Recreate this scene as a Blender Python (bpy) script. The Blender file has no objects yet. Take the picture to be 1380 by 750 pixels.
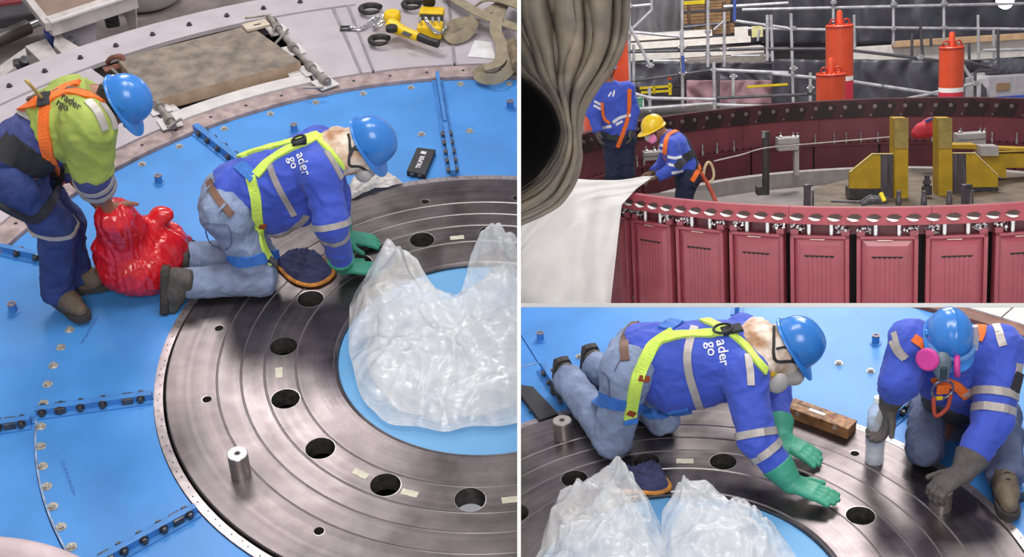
import bpy, bmesh, math, random
import numpy as np
from mathutils import Vector, Matrix, noise
from mathutils.bvhtree import BVHTree
random.seed(7); np.random.seed(7)
PI = math.pi
def nvec(p): return Vector((noise.noise(p+Vector((31.4, 7.7, 2.9))), noise.noise(p+Vector((-12.3, 41.1, 9.2))), noise.noise(p+Vector((5.5, -17.9, 23.6)))))
scene = bpy.context.scene
COL = scene.collection

# ------------------------------------------------------------------ camera
FPX, CX, CY = 1750.0, 699.5, 375.0
P1 = math.radians(37.8948); H1 = 4.1335
cam_d = bpy.data.cameras.new('camera'); cam = bpy.data.objects.new('camera', cam_d); COL.objects.link(cam)
cam_d.sensor_width = 36.0; cam_d.lens = FPX/1380.0*36.0
cam_d.shift_x = -9.5/1380.0; cam_d.clip_end = 200
cam.location = (0, 0, H1); cam.rotation_euler = (PI/2-P1, 0, 0)
scene.camera = cam

def axes(p, r):
    f = np.array([0, math.cos(p), -math.sin(p)]); u = np.array([0, math.sin(p), math.cos(p)]); x = np.array([1., 0, 0])
    c, s = math.cos(r), math.sin(r)
    return np.array([[c, -s, 0], [s, c, 0], [0, 0, 1]]) @ np.stack([x, u, f])
R1 = axes(P1, 0)
class Bay:
    """one of the three work areas: its own level floor, height of the viewpoint above it"""
    def __init__(s, pitch, roll, h):
        s.R = axes(math.radians(pitch), math.radians(roll)); s.h = h; s.o = np.array([0, 0, h])
        A = R1.T @ s.R
        t = np.array([0, 0, H1]) - A @ s.o
        s.M = Matrix([list(A[i])+[t[i]] for i in range(3)]+[[0, 0, 0, 1]])
        s.clips = []
    def dir(s, px, py):
        return np.array([(px-CX)/FPX, -(py-CY)/FPX, 1.0]) @ s.R
    def at(s, px, py, z=0.0):
        d = s.dir(px, py); return Vector(s.o + d*((z-s.h)/d[2]))
    def aty(s, px, py, Y):
        d = s.dir(px, py); return Vector(s.o + d*(Y/d[1]))
    def atd(s, px, py, dist):
        d = s.dir(px, py); return Vector(s.o + d*dist)          # dist = depth along the view axis
    def cam2loc(s, n): return Vector(np.array(n) @ s.R)
S1 = Bay(37.8948, 0, H1)
S2 = Bay(14.0, 3.61, 2.35)
S3 = Bay(28.1388, 5.1642, 3.8965)
HW = 0.0066                       # half thickness of the dividing wall
SLY = -36.0/FPX; SLT = 0.0135     # slope and half thickness of the floor slab between upper and lower bay
def clip_cam(S, n, off):          # keep the side where n.c <= off (c in viewer axes)
    nl = S.cam2loc(n); nl_ = nl.normalized()
    S.clips.append((Vector(S.o)+nl_*(off/nl.length), nl_))
clip_cam(S1, (1, 0, 0), -HW)
clip_cam(S2, (-1, 0, 0), -HW); clip_cam(S2, (0, -1, SLY), -SLT)
clip_cam(S3, (-1, 0, 0), -HW); clip_cam(S3, (0, 1, -SLY), -SLT)

# ------------------------------------------------------------------ light
scene.view_settings.view_transform = 'Standard'; scene.view_settings.look = 'None'
scene.view_settings.gamma = 1.0; scene.view_settings.use_curve_mapping = False
scene.view_settings.exposure = 0.0
w = bpy.data.worlds.new('hall_light'); scene.world = w; w.use_nodes = True
w.node_tree.nodes['Background'].inputs[0].default_value = (0.93, 0.95, 1.0, 1); w.node_tree.nodes['Background'].inputs[1].default_value = 0.34
def lamp(S, loc, target, size, power, col=(1, 0.97, 0.94), sy=None):
    l = bpy.data.lights.new('hall_or_fill_lamp', 'AREA'); l.energy = power; l.color = col; l.size = size
    if sy: l.shape = 'RECTANGLE'; l.size_y = sy
    o = bpy.data.objects.new('hall_or_fill_lamp', l); COL.objects.link(o)
    d = (Vector(target)-Vector(loc)).normalized()
    o.matrix_world = S.M @ (Matrix.Translation(loc) @ d.to_track_quat('-Z', 'Y').to_matrix().to_4x4())
    return o
lamp(S1, (-2.6, 9.6, 5.4), (-1.2, 5.2, 0), 2.2, 190, sy=1.6)
lamp(S1, (-1.6, 4.6, 7.5), (-1.3, 5.2, 0), 2.0, 170)
lamp(S3, (3.6, 9.6, 5.2), (1.6, 5.0, 0), 2.0, 190, sy=1.6)
lamp(S3, (1.2, 4.6, 7.0), (1.2, 5.2, 0), 2.0, 130)
lamp(S1, (0.8, -7.0, 10.5), (0.6, 7.0, 0.5), 6.0, 1000)  # fill lamp added behind the viewer to brighten fronts and white edges
lamp(S2, (3.0, 9.0, 6.0), (3.6, 12.5, 0), 3.0, 170)
lamp(S2, (5.0, 21.0, 8.5), (4.6, 20.0, 0), 4.0, 1350)

# ------------------------------------------------------------------ materials
MATS = {}
def mat(name, col, rough=0.5, metal=0.0, var=0.08, vscale=8.0, bump=0.0, bscale=60.0, aniso=0.0, trans=0.0, coat=0.0, emit=0.0, col2=None, alpha=1.0, spec=None, stretch=None, sheen=0.0):
    if name in MATS: return MATS[name]
    m = bpy.data.materials.new(name); m.use_nodes = True; nt = m.node_tree; b = nt.nodes['Principled BSDF']
    b.inputs['Roughness'].default_value = rough; b.inputs['Metallic'].default_value = metal
    tc = nt.nodes.new('ShaderNodeTexCoord'); src = tc.outputs['Object']
    if stretch:
        mp = nt.nodes.new('ShaderNodeMapping'); mp.inputs['Scale'].default_value = stretch; nt.links.new(src, mp.inputs[0]); src = mp.outputs[0]
    n = nt.nodes.new('ShaderNodeTexNoise'); n.inputs['Scale'].default_value = vscale; n.inputs['Detail'].default_value = 5
    nt.links.new(src, n.inputs['Vector'])
    mx = nt.nodes.new('ShaderNodeMix'); mx.data_type = 'RGBA'
    c2 = col2 if col2 else tuple(max(0, c*(1-var*2.2)) for c in col)
    c1 = col if col2 else tuple(min(1, c*(1+var)) for c in col)
    mx.inputs[6].default_value = (*c2, 1); mx.inputs[7].default_value = (*c1, 1)
    mr = nt.nodes.new('ShaderNodeMapRange'); mr.inputs[1].default_value = 0.34; mr.inputs[2].default_value = 0.66
    nt.links.new(n.outputs['Fac'], mr.inputs[0]); nt.links.new(mr.outputs[0], mx.inputs[0])
    nt.links.new(mx.outputs[2], b.inputs['Base Color'])
    if bump:
        n2 = nt.nodes.new('ShaderNodeTexNoise'); n2.inputs['Scale'].default_value = bscale; n2.inputs['Detail'].default_value = 4
        nt.links.new(src, n2.inputs['Vector'])
        bp = nt.nodes.new('ShaderNodeBump'); bp.inputs['Strength'].default_value = bump; bp.inputs['Distance'].default_value = 0.01
        nt.links.new(n2.outputs['Fac'], bp.inputs['Height']); nt.links.new(bp.outputs[0], b.inputs['Normal'])
    if trans: b.inputs['Transmission Weight'].default_value = trans
    if coat: b.inputs['Coat Weight'].default_value = coat
    if aniso: b.inputs['Anisotropic'].default_value = aniso
    if spec is not None: b.inputs['Specular IOR Level'].default_value = spec
    if sheen: b.inputs['Sheen Weight'].default_value = sheen
    if emit:
        b.inputs['Emission Color'].default_value = (*col, 1); b.inputs['Emission Strength'].default_value = emit
    b.inputs['Alpha'].default_value = alpha
    MATS[name] = m
    return m
def srgb(r, g, b):
    f = lambda c: ((c/255+0.055)/1.055)**2.4 if c > 10 else c/255/12.92
    return (f(r), f(g), f(b))

# ------------------------------------------------------------------ mesh building
class MB:
    def __init__(s): s.V = []; s.F = []; s.n = 0
    def add(s, V, F):
        V = [tuple(v) for v in V]; s.V += V; s.F += [tuple(i+s.n for i in f) for f in F]; s.n += len(V); return s
    def box(s, c, size, M=None, bev=0.0):
        hx, hy, hz = [x/2 for x in size]; c = Vector(c)
        if bev <= 0:
            P = [Vector((x*hx, y*hy, z*hz)) for x in (-1, 1) for y in (-1, 1) for z in (-1, 1)]
            F = [(0, 1, 3, 2), (4, 6, 7, 5), (0, 4, 5, 1), (2, 3, 7, 6), (0, 2, 6, 4), (1, 5, 7, 3)]
        else:
            bm = bmesh.new(); bmesh.ops.create_cube(bm, size=1)
            for v in bm.verts: v.co = Vector((v.co.x*2*hx, v.co.y*2*hy, v.co.z*2*hz))
            bmesh.ops.bevel(bm, geom=bm.edges[:]+bm.verts[:], offset=bev, segments=2, profile=0.6, affect='EDGES')
            bm.verts.index_update(); P = [v.co.copy() for v in bm.verts]; F = [tuple(v.index for v in f.verts) for f in bm.faces]; bm.free()
        if M is not None: P = [M @ p for p in P]
        return s.add([p+c for p in P], F)
    def tube(s, pts, rad, seg=10, cap=True, closed=False):
        pts = [Vector(p) for p in pts]; n = len(pts)
        rad = rad if hasattr(rad, '__len__') else [rad]*n
        V = []; F = []; up = None
        for i, p in enumerate(pts):
            if closed: t = pts[(i+1) % n]-pts[i-1]
            else: t = (pts[min(i+1, n-1)]-pts[max(i-1, 0)])
            t.normalize()
            if up is None:
                up = t.orthogonal().normalized()
            up = (up - t*up.dot(t))
            up = up.normalized() if up.length > 1e-6 else t.orthogonal().normalized()
            sd = t.cross(up)
            for k in range(seg):
                a = 2*PI*k/seg; V.append(p + (up*math.cos(a)+sd*math.sin(a))*rad[i])
        m = n if closed else n-1
        for i in range(m):
            j = (i+1) % n
            for k in range(seg):
                F.append((i*seg+k, i*seg+(k+1) % seg, j*seg+(k+1) % seg, j*seg+k))
        if cap and not closed:
            F.append(tuple(range(seg-1, -1, -1))); F.append(tuple((n-1)*seg+k for k in range(seg)))
        return s.add(V, F)
    def lathe(s, prof, seg=24, M=None, closed=False, a0=0.0, a1=2*PI):
        """prof: list of (r, z); revolves about z"""
        full = abs(a1-a0-2*PI) < 1e-6; na = seg if full else seg+1
        V = []; F = []
        for (r, z) in prof:
            for k in range(na):
                a = a0+(a1-a0)*k/seg; V.append(Vector((r*math.cos(a), r*math.sin(a), z)))
        m = len(prof) if closed else len(prof)-1
        for i in range(m):
            j = (i+1) % len(prof)
            for k in range(seg):
                k2 = (k+1) % na
                F.append((i*na+k, i*na+k2, j*na+k2, j*na+k))
        if M is not None: V = [M @ v for v in V]
        return s.add(V, F)
    def prism(s, poly, z0, z1, M=None):
        n = len(poly); V = [Vector((x, y, z0)) for x, y in poly]+[Vector((x, y, z1)) for x, y in poly]
        F = [tuple(range(n-1, -1, -1)), tuple(range(n, 2*n))]+[(i, (i+1) % n, n+(i+1) % n, n+i) for i in range(n)]
        if M is not None: V = [M @ v for v in V]
        return s.add(V, F)
    def sphere(s, c, r, seg=12, rings=8, M=None):
        V = []; F = []
        r3 = r if hasattr(r, '__len__') else (r, r, r)
        for i in range(rings+1):
            th = PI*i/rings
            for k in range(seg):
                a = 2*PI*k/seg; v = Vector((r3[0]*math.sin(th)*math.cos(a), r3[1]*math.sin(th)*math.sin(a), r3[2]*math.cos(th)))
                V.append((M @ v if M is not None else v)+Vector(c))
        for i in range(rings):
            for k in range(seg): F.append((i*seg+k, (i+1)*seg+k, (i+1)*seg+(k+1) % seg, i*seg+(k+1) % seg))
        return s.add(V, F)
    def grid(s, fn, nu, nv, thick=0.0):
        """fn(u,v)->Vector, u,v in 0..1; optional thickness along the normal (a closed sheet)"""
        P = [[Vector(fn(i/nu, j/nv)) for j in range(nv+1)] for i in range(nu+1)]
        V = [p for row in P for p in row]; F = [(i*(nv+1)+j, (i+1)*(nv+1)+j, (i+1)*(nv+1)+j+1, i*(nv+1)+j+1) for i in range(nu) for j in range(nv)]
        if thick:
            N = []
            for i in range(nu+1):
                for j in range(nv+1):
                    a = P[min(i+1, nu)][j]-P[max(i-1, 0)][j]; b = P[i][min(j+1, nv)]-P[i][max(j-1, 0)]
                    nn = a.cross(b); N.append(nn.normalized() if nn.length > 1e-9 else Vector((0, 0, 1)))
            m = len(V); V2 = [v-n*thick for v, n in zip(V, N)]
            F2 = [tuple(m+i for i in reversed(f)) for f in F]
            B = [i*(nv+1) for i in range(nu+1)]+[nu*(nv+1)+j for j in range(1, nv+1)]+[i*(nv+1)+nv for i in range(nu-1, -1, -1)]+[j for j in range(nv-1, 0, -1)]
            S_ = [(B[k], m+B[k], m+B[(k+1) % len(B)], B[(k+1) % len(B)]) for k in range(len(B))]
            V = V+V2; F = F+F2+[tuple(reversed(f)) for f in S_]
        return s.add(V, F)

def build_mesh(name, mb, material, loc=(0, 0, 0), smooth=False, clips=None, sharp=35):
    loc = Vector(loc)
    me = bpy.data.meshes.new(name)
    bm = bmesh.new()
    vs = [bm.verts.new(Vector(v)-loc) for v in mb.V]
    for f in mb.F:
        if len(set(f)) < 3: continue
        try: bm.faces.new([vs[i] for i in f])
        except ValueError: pass
    if clips:
        for (p, n) in clips:
            ds = [(v.co-(p-loc)).dot(n) for v in bm.verts]
            if not ds or max(ds) <= 1e-6: continue
            bmesh.ops.bisect_plane(bm, geom=bm.verts[:]+bm.edges[:]+bm.faces[:], dist=1e-5, plane_co=p-loc, plane_no=n, clear_outer=True)
    bmesh.ops.recalc_face_normals(bm, faces=bm.faces[:]) if not getattr(mb, 'keepn', False) else None
    if smooth:
        for f in bm.faces: f.smooth = True
        if sharp < 180:
            ca = math.cos(math.radians(sharp))
            for e in bm.edges:
                if len(e.link_faces) == 2 and e.link_faces[0].normal.dot(e.link_faces[1].normal) < ca: e.smooth = False
    bm.to_mesh(me); bm.free()
    me.materials.append(material)
    return me
class Thing:
    """a thing with parts: Empty at its base, parts as children; all coordinates are bay coordinates"""
    def __init__(s, S, name, label=None, cat=None, loc=(0, 0, 0), group=None, kind=None, clip=False):
        s.S = S; s.loc = Vector(loc); s.clips = S.clips if clip else None
        s.root = bpy.data.objects.new(name, None); s.root.empty_display_size = 0.1
        COL.objects.link(s.root); s.root.matrix_world = S.M @ Matrix.Translation(s.loc)
        tag(s.root, label, cat, group, kind)
    def part(s, name, mb, material, parent=None, smooth=False, label=None, kind=None, sharp=35):
        me = build_mesh(name, mb, material, s.loc, smooth, s.clips, sharp)
        if not me.polygons: return None
        o = bpy.data.objects.new(name, me); COL.objects.link(o); o.parent = parent or s.root
        if label: o['label'] = label
        if kind: o['kind'] = kind
        return o
    def inst(s, name, me, loc, rot=None, parent=None, label=None):
        o = bpy.data.objects.new(name, me); COL.objects.link(o); o.parent = parent or s.root
        o.location = Vector(loc)-s.loc
        if rot is not None: o.rotation_euler = rot.to_euler() if hasattr(rot, 'to_euler') else rot
        if label: o['label'] = label
        return o
def tag(o, label=None, cat=None, group=None, kind=None):
    if label: o['label'] = label
    if cat: o['category'] = cat
    if group: o['group'] = group
    if kind: o['kind'] = kind
    return o
def single(S, name, mb, material, label, cat=None, loc=(0, 0, 0), group=None, kind=None, smooth=False, clip=False, sharp=35):
    me = build_mesh(name, mb, material, loc, smooth, S.clips if clip else None, sharp)
    o = bpy.data.objects.new(name, me); COL.objects.link(o); o.matrix_world = S.M @ Matrix.Translation(Vector(loc))
    return tag(o, label, cat, group, kind)
def frame(fwd, up):
    """matrix with columns x=fwd, y=left, z=up"""
    x = Vector(fwd).normalized(); z = Vector(up); z = (z-x*z.dot(x)).normalized(); y = z.cross(x)
    return Matrix((x, y, z)).transposed()
def catmull(pts, n=8):
    pts = [Vector(p) for p in pts]; out = []
    for i in range(len(pts)-1):
        p0 = pts[max(i-1, 0)]; p1 = pts[i]; p2 = pts[i+1]; p3 = pts[min(i+2, len(pts)-1)]
        for k in range(n):
            t = k/n; out.append(0.5*((2*p1)+(p2-p0)*t+(2*p0-5*p1+4*p2-p3)*t*t+(3*p1-p0-3*p2+p3)*t**3))
    out.append(pts[-1]); return out
def text_mesh(txt, size=1.0, bold=0.0):
    """flat triangles of a line of lettering: (verts2d, faces, width)"""
    cu = bpy.data.curves.new('lettering', 'FONT'); cu.body = txt; cu.size = size; cu.offset = bold; cu.resolution_u = 3
    ob = bpy.data.objects.new('lettering', cu); COL.objects.link(ob)
    bpy.context.view_layer.update()
    dg = bpy.context.evaluated_depsgraph_get(); me = ob.evaluated_get(dg).to_mesh()
    V = [(v.co.x, v.co.y) for v in me.vertices]; F = [tuple(p.vertices) for p in me.polygons]
    ob.evaluated_get(dg).to_mesh_clear(); bpy.data.objects.remove(ob); bpy.data.curves.remove(cu)
    return V, F, (max(v[0] for v in V) if V else 0)

# ------------------------------------------------------------------ smooth blended solids (cloth, skin, sacks)
def rc(a, b, ra, rb, cut=None, k=None): return ('rc', np.array(a, float), np.array(b, float), ra, rb, cut, k)
def el(c, r, M=None, cut=None, k=None):
    return ('el', np.array(c, float), np.array(r, float), np.array(M, float) if M is not None else np.eye(3), cut, k)
def blob(prims, vox=0.011, k=0.03, wrinkle=0.0, wscale=9.0, seed=0.0, hold=None):
    los = []; his = []
    for p in prims:
        if p[0] == 'rc': los.append(np.minimum(p[1]-p[3], p[2]-p[4])); his.append(np.maximum(p[1]+p[3], p[2]+p[4]))
        else: r = max(p[2]); los.append(p[1]-r); his.append(p[1]+r)
    lo = np.min(los, 0)-3*vox; hi = np.max(his, 0)+3*vox
    n = np.ceil((hi-lo)/vox).astype(int)+1
    D = np.full(n, 1.0)
    for p, l, h in zip(prims, los, his):
        i0 = np.maximum(np.floor((l-k-lo)/vox).astype(int)-2, 0); i1 = np.minimum(np.ceil((h+k-lo)/vox).astype(int)+3, n)
        sl = tuple(slice(a, b) for a, b in zip(i0, i1))
        X, Y, Z = np.meshgrid(*[lo[i]+vox*np.arange(i0[i], i1[i]) for i in range(3)], indexing='ij')
        Q = np.stack([X, Y, Z], -1)
        if p[0] == 'rc':
            a, b, ra, rb, cut, pk = p[1:]
            ba = b-a; L2 = ba@ba+1e-12
            t = np.clip(((Q-a)@ba)/L2, 0, 1)
            d = np.linalg.norm(Q-a-t[..., None]*ba, axis=-1)-(ra+(rb-ra)*t)
        else:
            c, r, M, cut, pk = p[1:]
            q = (Q-c)@M
            k0 = np.linalg.norm(q/r, axis=-1); k1 = np.linalg.norm(q/(r*r), axis=-1)
            d = k0*(k0-1)/np.maximum(k1, 1e-9)
        if cut:
            for (cp, cn) in cut:
                cn = np.array(cn, float); cn = cn/np.linalg.norm(cn); d = np.maximum(d, (Q-np.array(cp, float))@cn)
        kk = pk if pk is not None else k
        o = D[sl]; hh = np.maximum(kk-np.abs(o-d), 0)/max(kk, 1e-9)
        D[sl] = np.minimum(o, d)-hh*hh*kk*0.25
    # surface nets
    sgn = D < 0
    c = [sgn[i:n[0]-1+i, j:n[1]-1+j, l:n[2]-1+l] for i in (0, 1) for j in (0, 1) for l in (0, 1)]
    cnt = sum(x.astype(np.int8) for x in c); act = (cnt > 0) & (cnt < 8)
    idx = -np.ones(act.shape, int); ids = np.argwhere(act); idx[act] = np.arange(len(ids))
    acc = np.zeros((len(ids), 3)); num = np.zeros(len(ids))
    offs = [np.array(o) for o in [(0, 0, 0), (0, 0, 1), (0, 1, 0), (0, 1, 1), (1, 0, 0), (1, 0, 1), (1, 1, 0), (1, 1, 1)]]
    for i in range(8):
        for j in range(i+1, 8):
            if np.abs(offs[i]-offs[j]).sum() != 1: continue
            a = ids+offs[i]; b = ids+offs[j]
            da = D[a[:, 0], a[:, 1], a[:, 2]]; db = D[b[:, 0], b[:, 1], b[:, 2]]
            m = (da < 0) != (db < 0)
            t = np.where(m, da/np.where(m, da-db, 1), 0)
            acc += np.where(m[:, None], offs[i]+t[:, None]*(offs[j]-offs[i]), 0); num += m
    V = lo+vox*(ids+acc/num[:, None])
    F = []
    for ax in range(3):
        u, v = [(1, 2), (2, 0), (0, 1)][ax]
        e = [slice(None)]*3; e2 = [slice(None)]*3; e[ax] = slice(0, -1); e2[ax] = slice(1, None)
        A = sgn[tuple(e)]; B = sgn[tuple(e2)]
        for flip in (0, 1):
            q = np.argwhere((A & ~B) if not flip else (~A & B))
            q = q[(q[:, u] > 0) & (q[:, v] > 0) & (q[:, u] < n[u]-1) & (q[:, v] < n[v]-1)]
            def gi(du, dv):
                w_ = q.copy(); w_[:, u] -= du; w_[:, v] -= dv; return idx[w_[:, 0], w_[:, 1], w_[:, 2]]
            quad = np.stack([gi(0, 0), gi(1, 0), gi(1, 1), gi(0, 1)], 1)
            F.append(quad if not flip else quad[:, ::-1])
    F = np.concatenate(F)
    if wrinkle:
        N = np.zeros_like(V)
        fn = np.cross(V[F[:, 2]]-V[F[:, 0]], V[F[:, 3]]-V[F[:, 1]])
        for i in range(4): np.add.at(N, F[:, i], fn)
        N /= np.linalg.norm(N, axis=1)[:, None]+1e-12
        W = np.zeros(len(V))
        for i, v in enumerate(V):
            p = Vector(v)*wscale+Vector((seed, seed*1.7, 3.1))
            q = p+0.6*nvec(p*0.7)
            r_ = 1-2.4*abs(noise.noise(q)); r2 = 1-2.4*abs(noise.noise(q*2.2+Vector((5, 1, 2))))
            W[i] = max(-0.6, r_)*0.62+max(-0.6, r2)*0.34
        V = V+N*(W*wrinkle)[:, None]
    mb = MB(); mb.V = [tuple(x) for x in V]; mb.F = [tuple(int(i) for i in f) for f in F]; mb.n = len(V); mb.keepn = True
    return mb
def bvh_of(*mbs):
    V = []; F = []
    for m in mbs:
        F += [tuple(i+len(V) for i in f) for f in m.F]; V += m.V
    return BVHTree.FromPolygons([Vector(v) for v in V], F)
def hit(S, bvh, px, py):
    d = Vector(S.dir(px, py)).normalized()
    p, n, i, t = bvh.ray_cast(Vector(S.o), d)
    if p is None: return None, None
    if n.dot(d) > 0: n = -n
    return p, n
def strap_mb(S, bvh, path, width, thick=0.005, lift=0.004, n=8, twod=True):
    """a webbing band that lies on a surface; path in pixels (hit by the line of sight) or 3-D points"""
    P = []; N = []
    if twod:
        for q in catmull([Vector((a, b, 0)) for a, b in path], n):
            p, nn = hit(S, bvh, q.x, q.y)
            if p is not None: P.append(p); N.append(nn)
    else:
        for q in catmull(path, n):
            p, nn, i, t = bvh.find_nearest(q); P.append(p); N.append(nn)
    if len(P) < 2: return None
    for _ in range(3):
        N = [(N[max(i-1, 0)]+N[i]*2+N[min(i+1, len(N)-1)]).normalized() for i in range(len(N))]
        P = [P[i] if i in (0, len(P)-1) else (P[i-1]+P[i]*2+P[i+1])/4 for i in range(len(P))]
    mb = MB(); V = []; F = []
    for i in range(len(P)):
        t = (P[min(i+1, len(P)-1)]-P[max(i-1, 0)])
        if t.length < 1e-6: t = Vector((1, 0, 0))
        sd = t.normalized().cross(N[i]).normalized(); b = P[i]+N[i]*lift
        V += [b-sd*width/2-N[i]*lift*1.5, b-sd*width/2+N[i]*thick, b+sd*width/2+N[i]*thick, b+sd*width/2-N[i]*lift*1.5]
    for i in range(len(P)-1):
        for k in range(4): F.append((i*4+k, i*4+(k+1) % 4, i*4+4+(k+1) % 4, i*4+4+k))
    F += [(3, 2, 1, 0), tuple((len(P)-1)*4+k for k in range(4))]
    return mb.add(V, F)
def decal_text(S, bvh, txt, org, ux, uy, lift=0.006, bold=0.0):
    """lettering printed on a surface: org pixel of baseline start, ux / uy pixel vectors of 1 em"""
    V, F, wd = text_mesh(txt, 1.0, bold); out = []; ok = []
    for (x, y) in V:
        p, n = hit(S, bvh, org[0]+ux[0]*x+uy[0]*y, org[1]+ux[1]*x+uy[1]*y)
        if p is None: out.append(Vector((0, 0, 0))); ok.append(False)
        else: out.append(p+n*lift); ok.append(True)
    mb = MB(); mb.add(out, [f for f in F if all(ok[i] for i in f)]); return mb
# ================================================================== materials used by the setting
M_white = mat('white_plaster', (0.95, 0.95, 0.95), 0.8, var=0.01)
M_blue = mat('blue_paint', srgb(72, 142, 214), 0.42, var=0.06, vscale=3.0, bump=0.04, bscale=30)
M_blue2 = mat('blue_paint_bar', srgb(66, 130, 200), 0.45, var=0.08, vscale=12)
M_blue3 = mat('blue_sheet', srgb(104, 166, 216), 0.5, var=0.03, vscale=3)
M_deck = mat('grey_deck_paint', srgb(182, 173, 179), 0.5, var=0.05, vscale=5, bump=0.05, bscale=40)
M_deckw = mat('white_deck_paint', srgb(204, 199, 199), 0.5, var=0.05, vscale=9)
M_rim = mat('rusty_rim', srgb(166, 146, 144), 0.55, var=0.16, vscale=14)
M_bolt = mat('zinc_bolt', srgb(196, 188, 176), 0.4, 0.4, var=0.2, vscale=40)
M_boltd = mat('dark_bolt', srgb(96, 94, 98), 0.35, 0.7, var=0.2, vscale=40)
M_dark = mat('dark_void', (0.012, 0.012, 0.013), 0.8, var=0.1)
M_flange = mat('machined_flange', srgb(176, 165, 168), 0.32, 0.65, var=0.1, vscale=25)
M_conc = mat('concrete', srgb(140, 133, 130), 0.85, var=0.14, vscale=7, bump=0.3, bscale=50)

def steel_disc_material():
    m = bpy.data.materials.new('turned_steel'); m.use_nodes = True; nt = m.node_tree; b = nt.nodes['Principled BSDF']
    N = nt.nodes.new; L = nt.links.new
    tc = N('ShaderNodeTexCoord')
    b.inputs['Metallic'].default_value = 0.92
    b.inputs['Anisotropic'].default_value = 0.4
    tg = N('ShaderNodeTangent'); tg.direction_type = 'RADIAL'; tg.axis = 'Z'; L(tg.outputs[0], b.inputs['Tangent'])
    # concentric turning marks: noise over radius only
    sep = N('ShaderNodeSeparateXYZ'); L(tc.outputs['Object'], sep.inputs[0])
    ln = N('ShaderNodeVectorMath'); ln.operation = 'LENGTH'; cx_ = N('ShaderNodeCombineXYZ'); L(sep.outputs[0], cx_.inputs[0]); L(sep.outputs[1], cx_.inputs[1]); L(cx_.outputs[0], ln.inputs[0])
    n1 = N('ShaderNodeTexNoise'); n1.noise_dimensions = '1D'; n1.inputs['Scale'].default_value = 26; n1.inputs['Detail'].default_value = 6; L(ln.outputs['Value'], n1.inputs['W'])
    n2 = N('ShaderNodeTexNoise'); n2.inputs['Scale'].default_value = 2.6; n2.inputs['Detail'].default_value = 6; n2.inputs['Distortion'].default_value = 0.6; L(tc.outputs['Object'], n2.inputs['Vector'])
    n3 = N('ShaderNodeTexNoise'); n3.inputs['Scale'].default_value = 14; n3.inputs['Detail'].default_value = 7; L(tc.outputs['Object'], n3.inputs['Vector'])
    cr = N('ShaderNodeValToRGB'); cr.color_ramp.elements[0].position = 0.33; cr.color_ramp.elements[0].color = (*srgb(80, 73, 75), 1)
    cr.color_ramp.elements[1].position = 0.68; cr.color_ramp.elements[1].color = (*srgb(132, 123, 124), 1)
    ad = N('ShaderNodeMath'); ad.operation = 'MULTIPLY_ADD'; L(n1.outputs['Fac'], ad.inputs[0]); ad.inputs[1].default_value = 0.22; 
    m2 = N('ShaderNodeMath'); m2.operation = 'MULTIPLY_ADD'; L(n2.outputs['Fac'], m2.inputs[0]); m2.inputs[1].default_value = 0.55; 
    m3 = N('ShaderNodeMath'); m3.operation = 'MULTIPLY'; L(n3.outputs['Fac'], m3.inputs[0]); m3.inputs[1].default_value = 0.23
    L(m3.outputs[0], m2.inputs[2]); L(m2.outputs[0], ad.inputs[2]); L(ad.outputs[0], cr.inputs[0]); L(cr.outputs[0], b.inputs['Base Color'])
    rr = N('ShaderNodeMapRange'); rr.inputs[1].default_value = 0.3; rr.inputs[2].default_value = 0.7; rr.inputs[3].default_value = 0.24; rr.inputs[4].default_value = 0.46
    L(n2.outputs['Fac'], rr.inputs[0]); L(rr.outputs[0], b.inputs['Roughness'])
    bp = N('ShaderNodeBump'); bp.inputs['Strength'].default_value = 0.012; bp.inputs['Distance'].default_value = 0.01; L(n1.outputs['Fac'], bp.inputs['Height']); L(bp.outputs[0], b.inputs['Normal'])
    return m
M_steel = steel_disc_material()
M_hole = mat('bored_steel', srgb(98, 93, 92), 0.35, 0.5, var=0.2, vscale=30)

# ================================================================== the dividing wall and the slab (white edges seen end-on)
def slab_from_cam(S, name, quad_cam, label):
    """closed slab from 8 points in viewer axes (right, up, forward)"""
    V = [Vector(S.o)+S.cam2loc(c) for c in quad_cam]
    mb = MB(); mb.add(V, [(0, 1, 3, 2), (4, 6, 7, 5), (0, 4, 5, 1), (2, 3, 7, 6), (0, 2, 6, 4), (1, 5, 7, 3)])
    return single(S, name, mb, M_white, label, kind='structure')
slab_from_cam(S1, 'wall_middle', [(x, y, z) for x in (-HW, HW) for y in (-4, 4) for z in (4.62, 30)], 'thin white dividing wall between the left work area and the two right ones')
slab_from_cam(S1, 'floor_upper', [(x, SLY*z+y, z) for x in (HW, 14) for y in (-SLT, SLT) for z in (8.3, 30)], 'thin white floor slab between upper and lower right work areas')

# ================================================================== blue generator floor with the turned steel disc
def sector(mb, C, r0, r1, a0, a1, z0, z1, seg=None):
    seg = seg or max(2, int(abs(a1-a0)/2.5))
    V = []; F = []
    for i in range(seg+1):
        a = math.radians(a0+(a1-a0)*i/seg); c, s = math.cos(a), math.sin(a)
        V += [(C[0]+r0*c, C[1]+r0*s, z0), (C[0]+r1*c, C[1]+r1*s, z0), (C[0]+r1*c, C[1]+r1*s, z1), (C[0]+r0*c, C[1]+r0*s, z1)]
    for i in range(seg):
        for k in range(4): F.append((i*4+k, i*4+(k+1) % 4, i*4+4+(k+1) % 4, i*4+4+k))
    if abs(a1-a0) < 359.9: F += [(3, 2, 1, 0), tuple(seg*4+k for k in range(4))]
    return mb.add(V, F)
def pol(C, r, a, z=0): return Vector((C[0]+r*math.cos(math.radians(a)), C[1]+r*math.sin(math.radians(a)), z))
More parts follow.
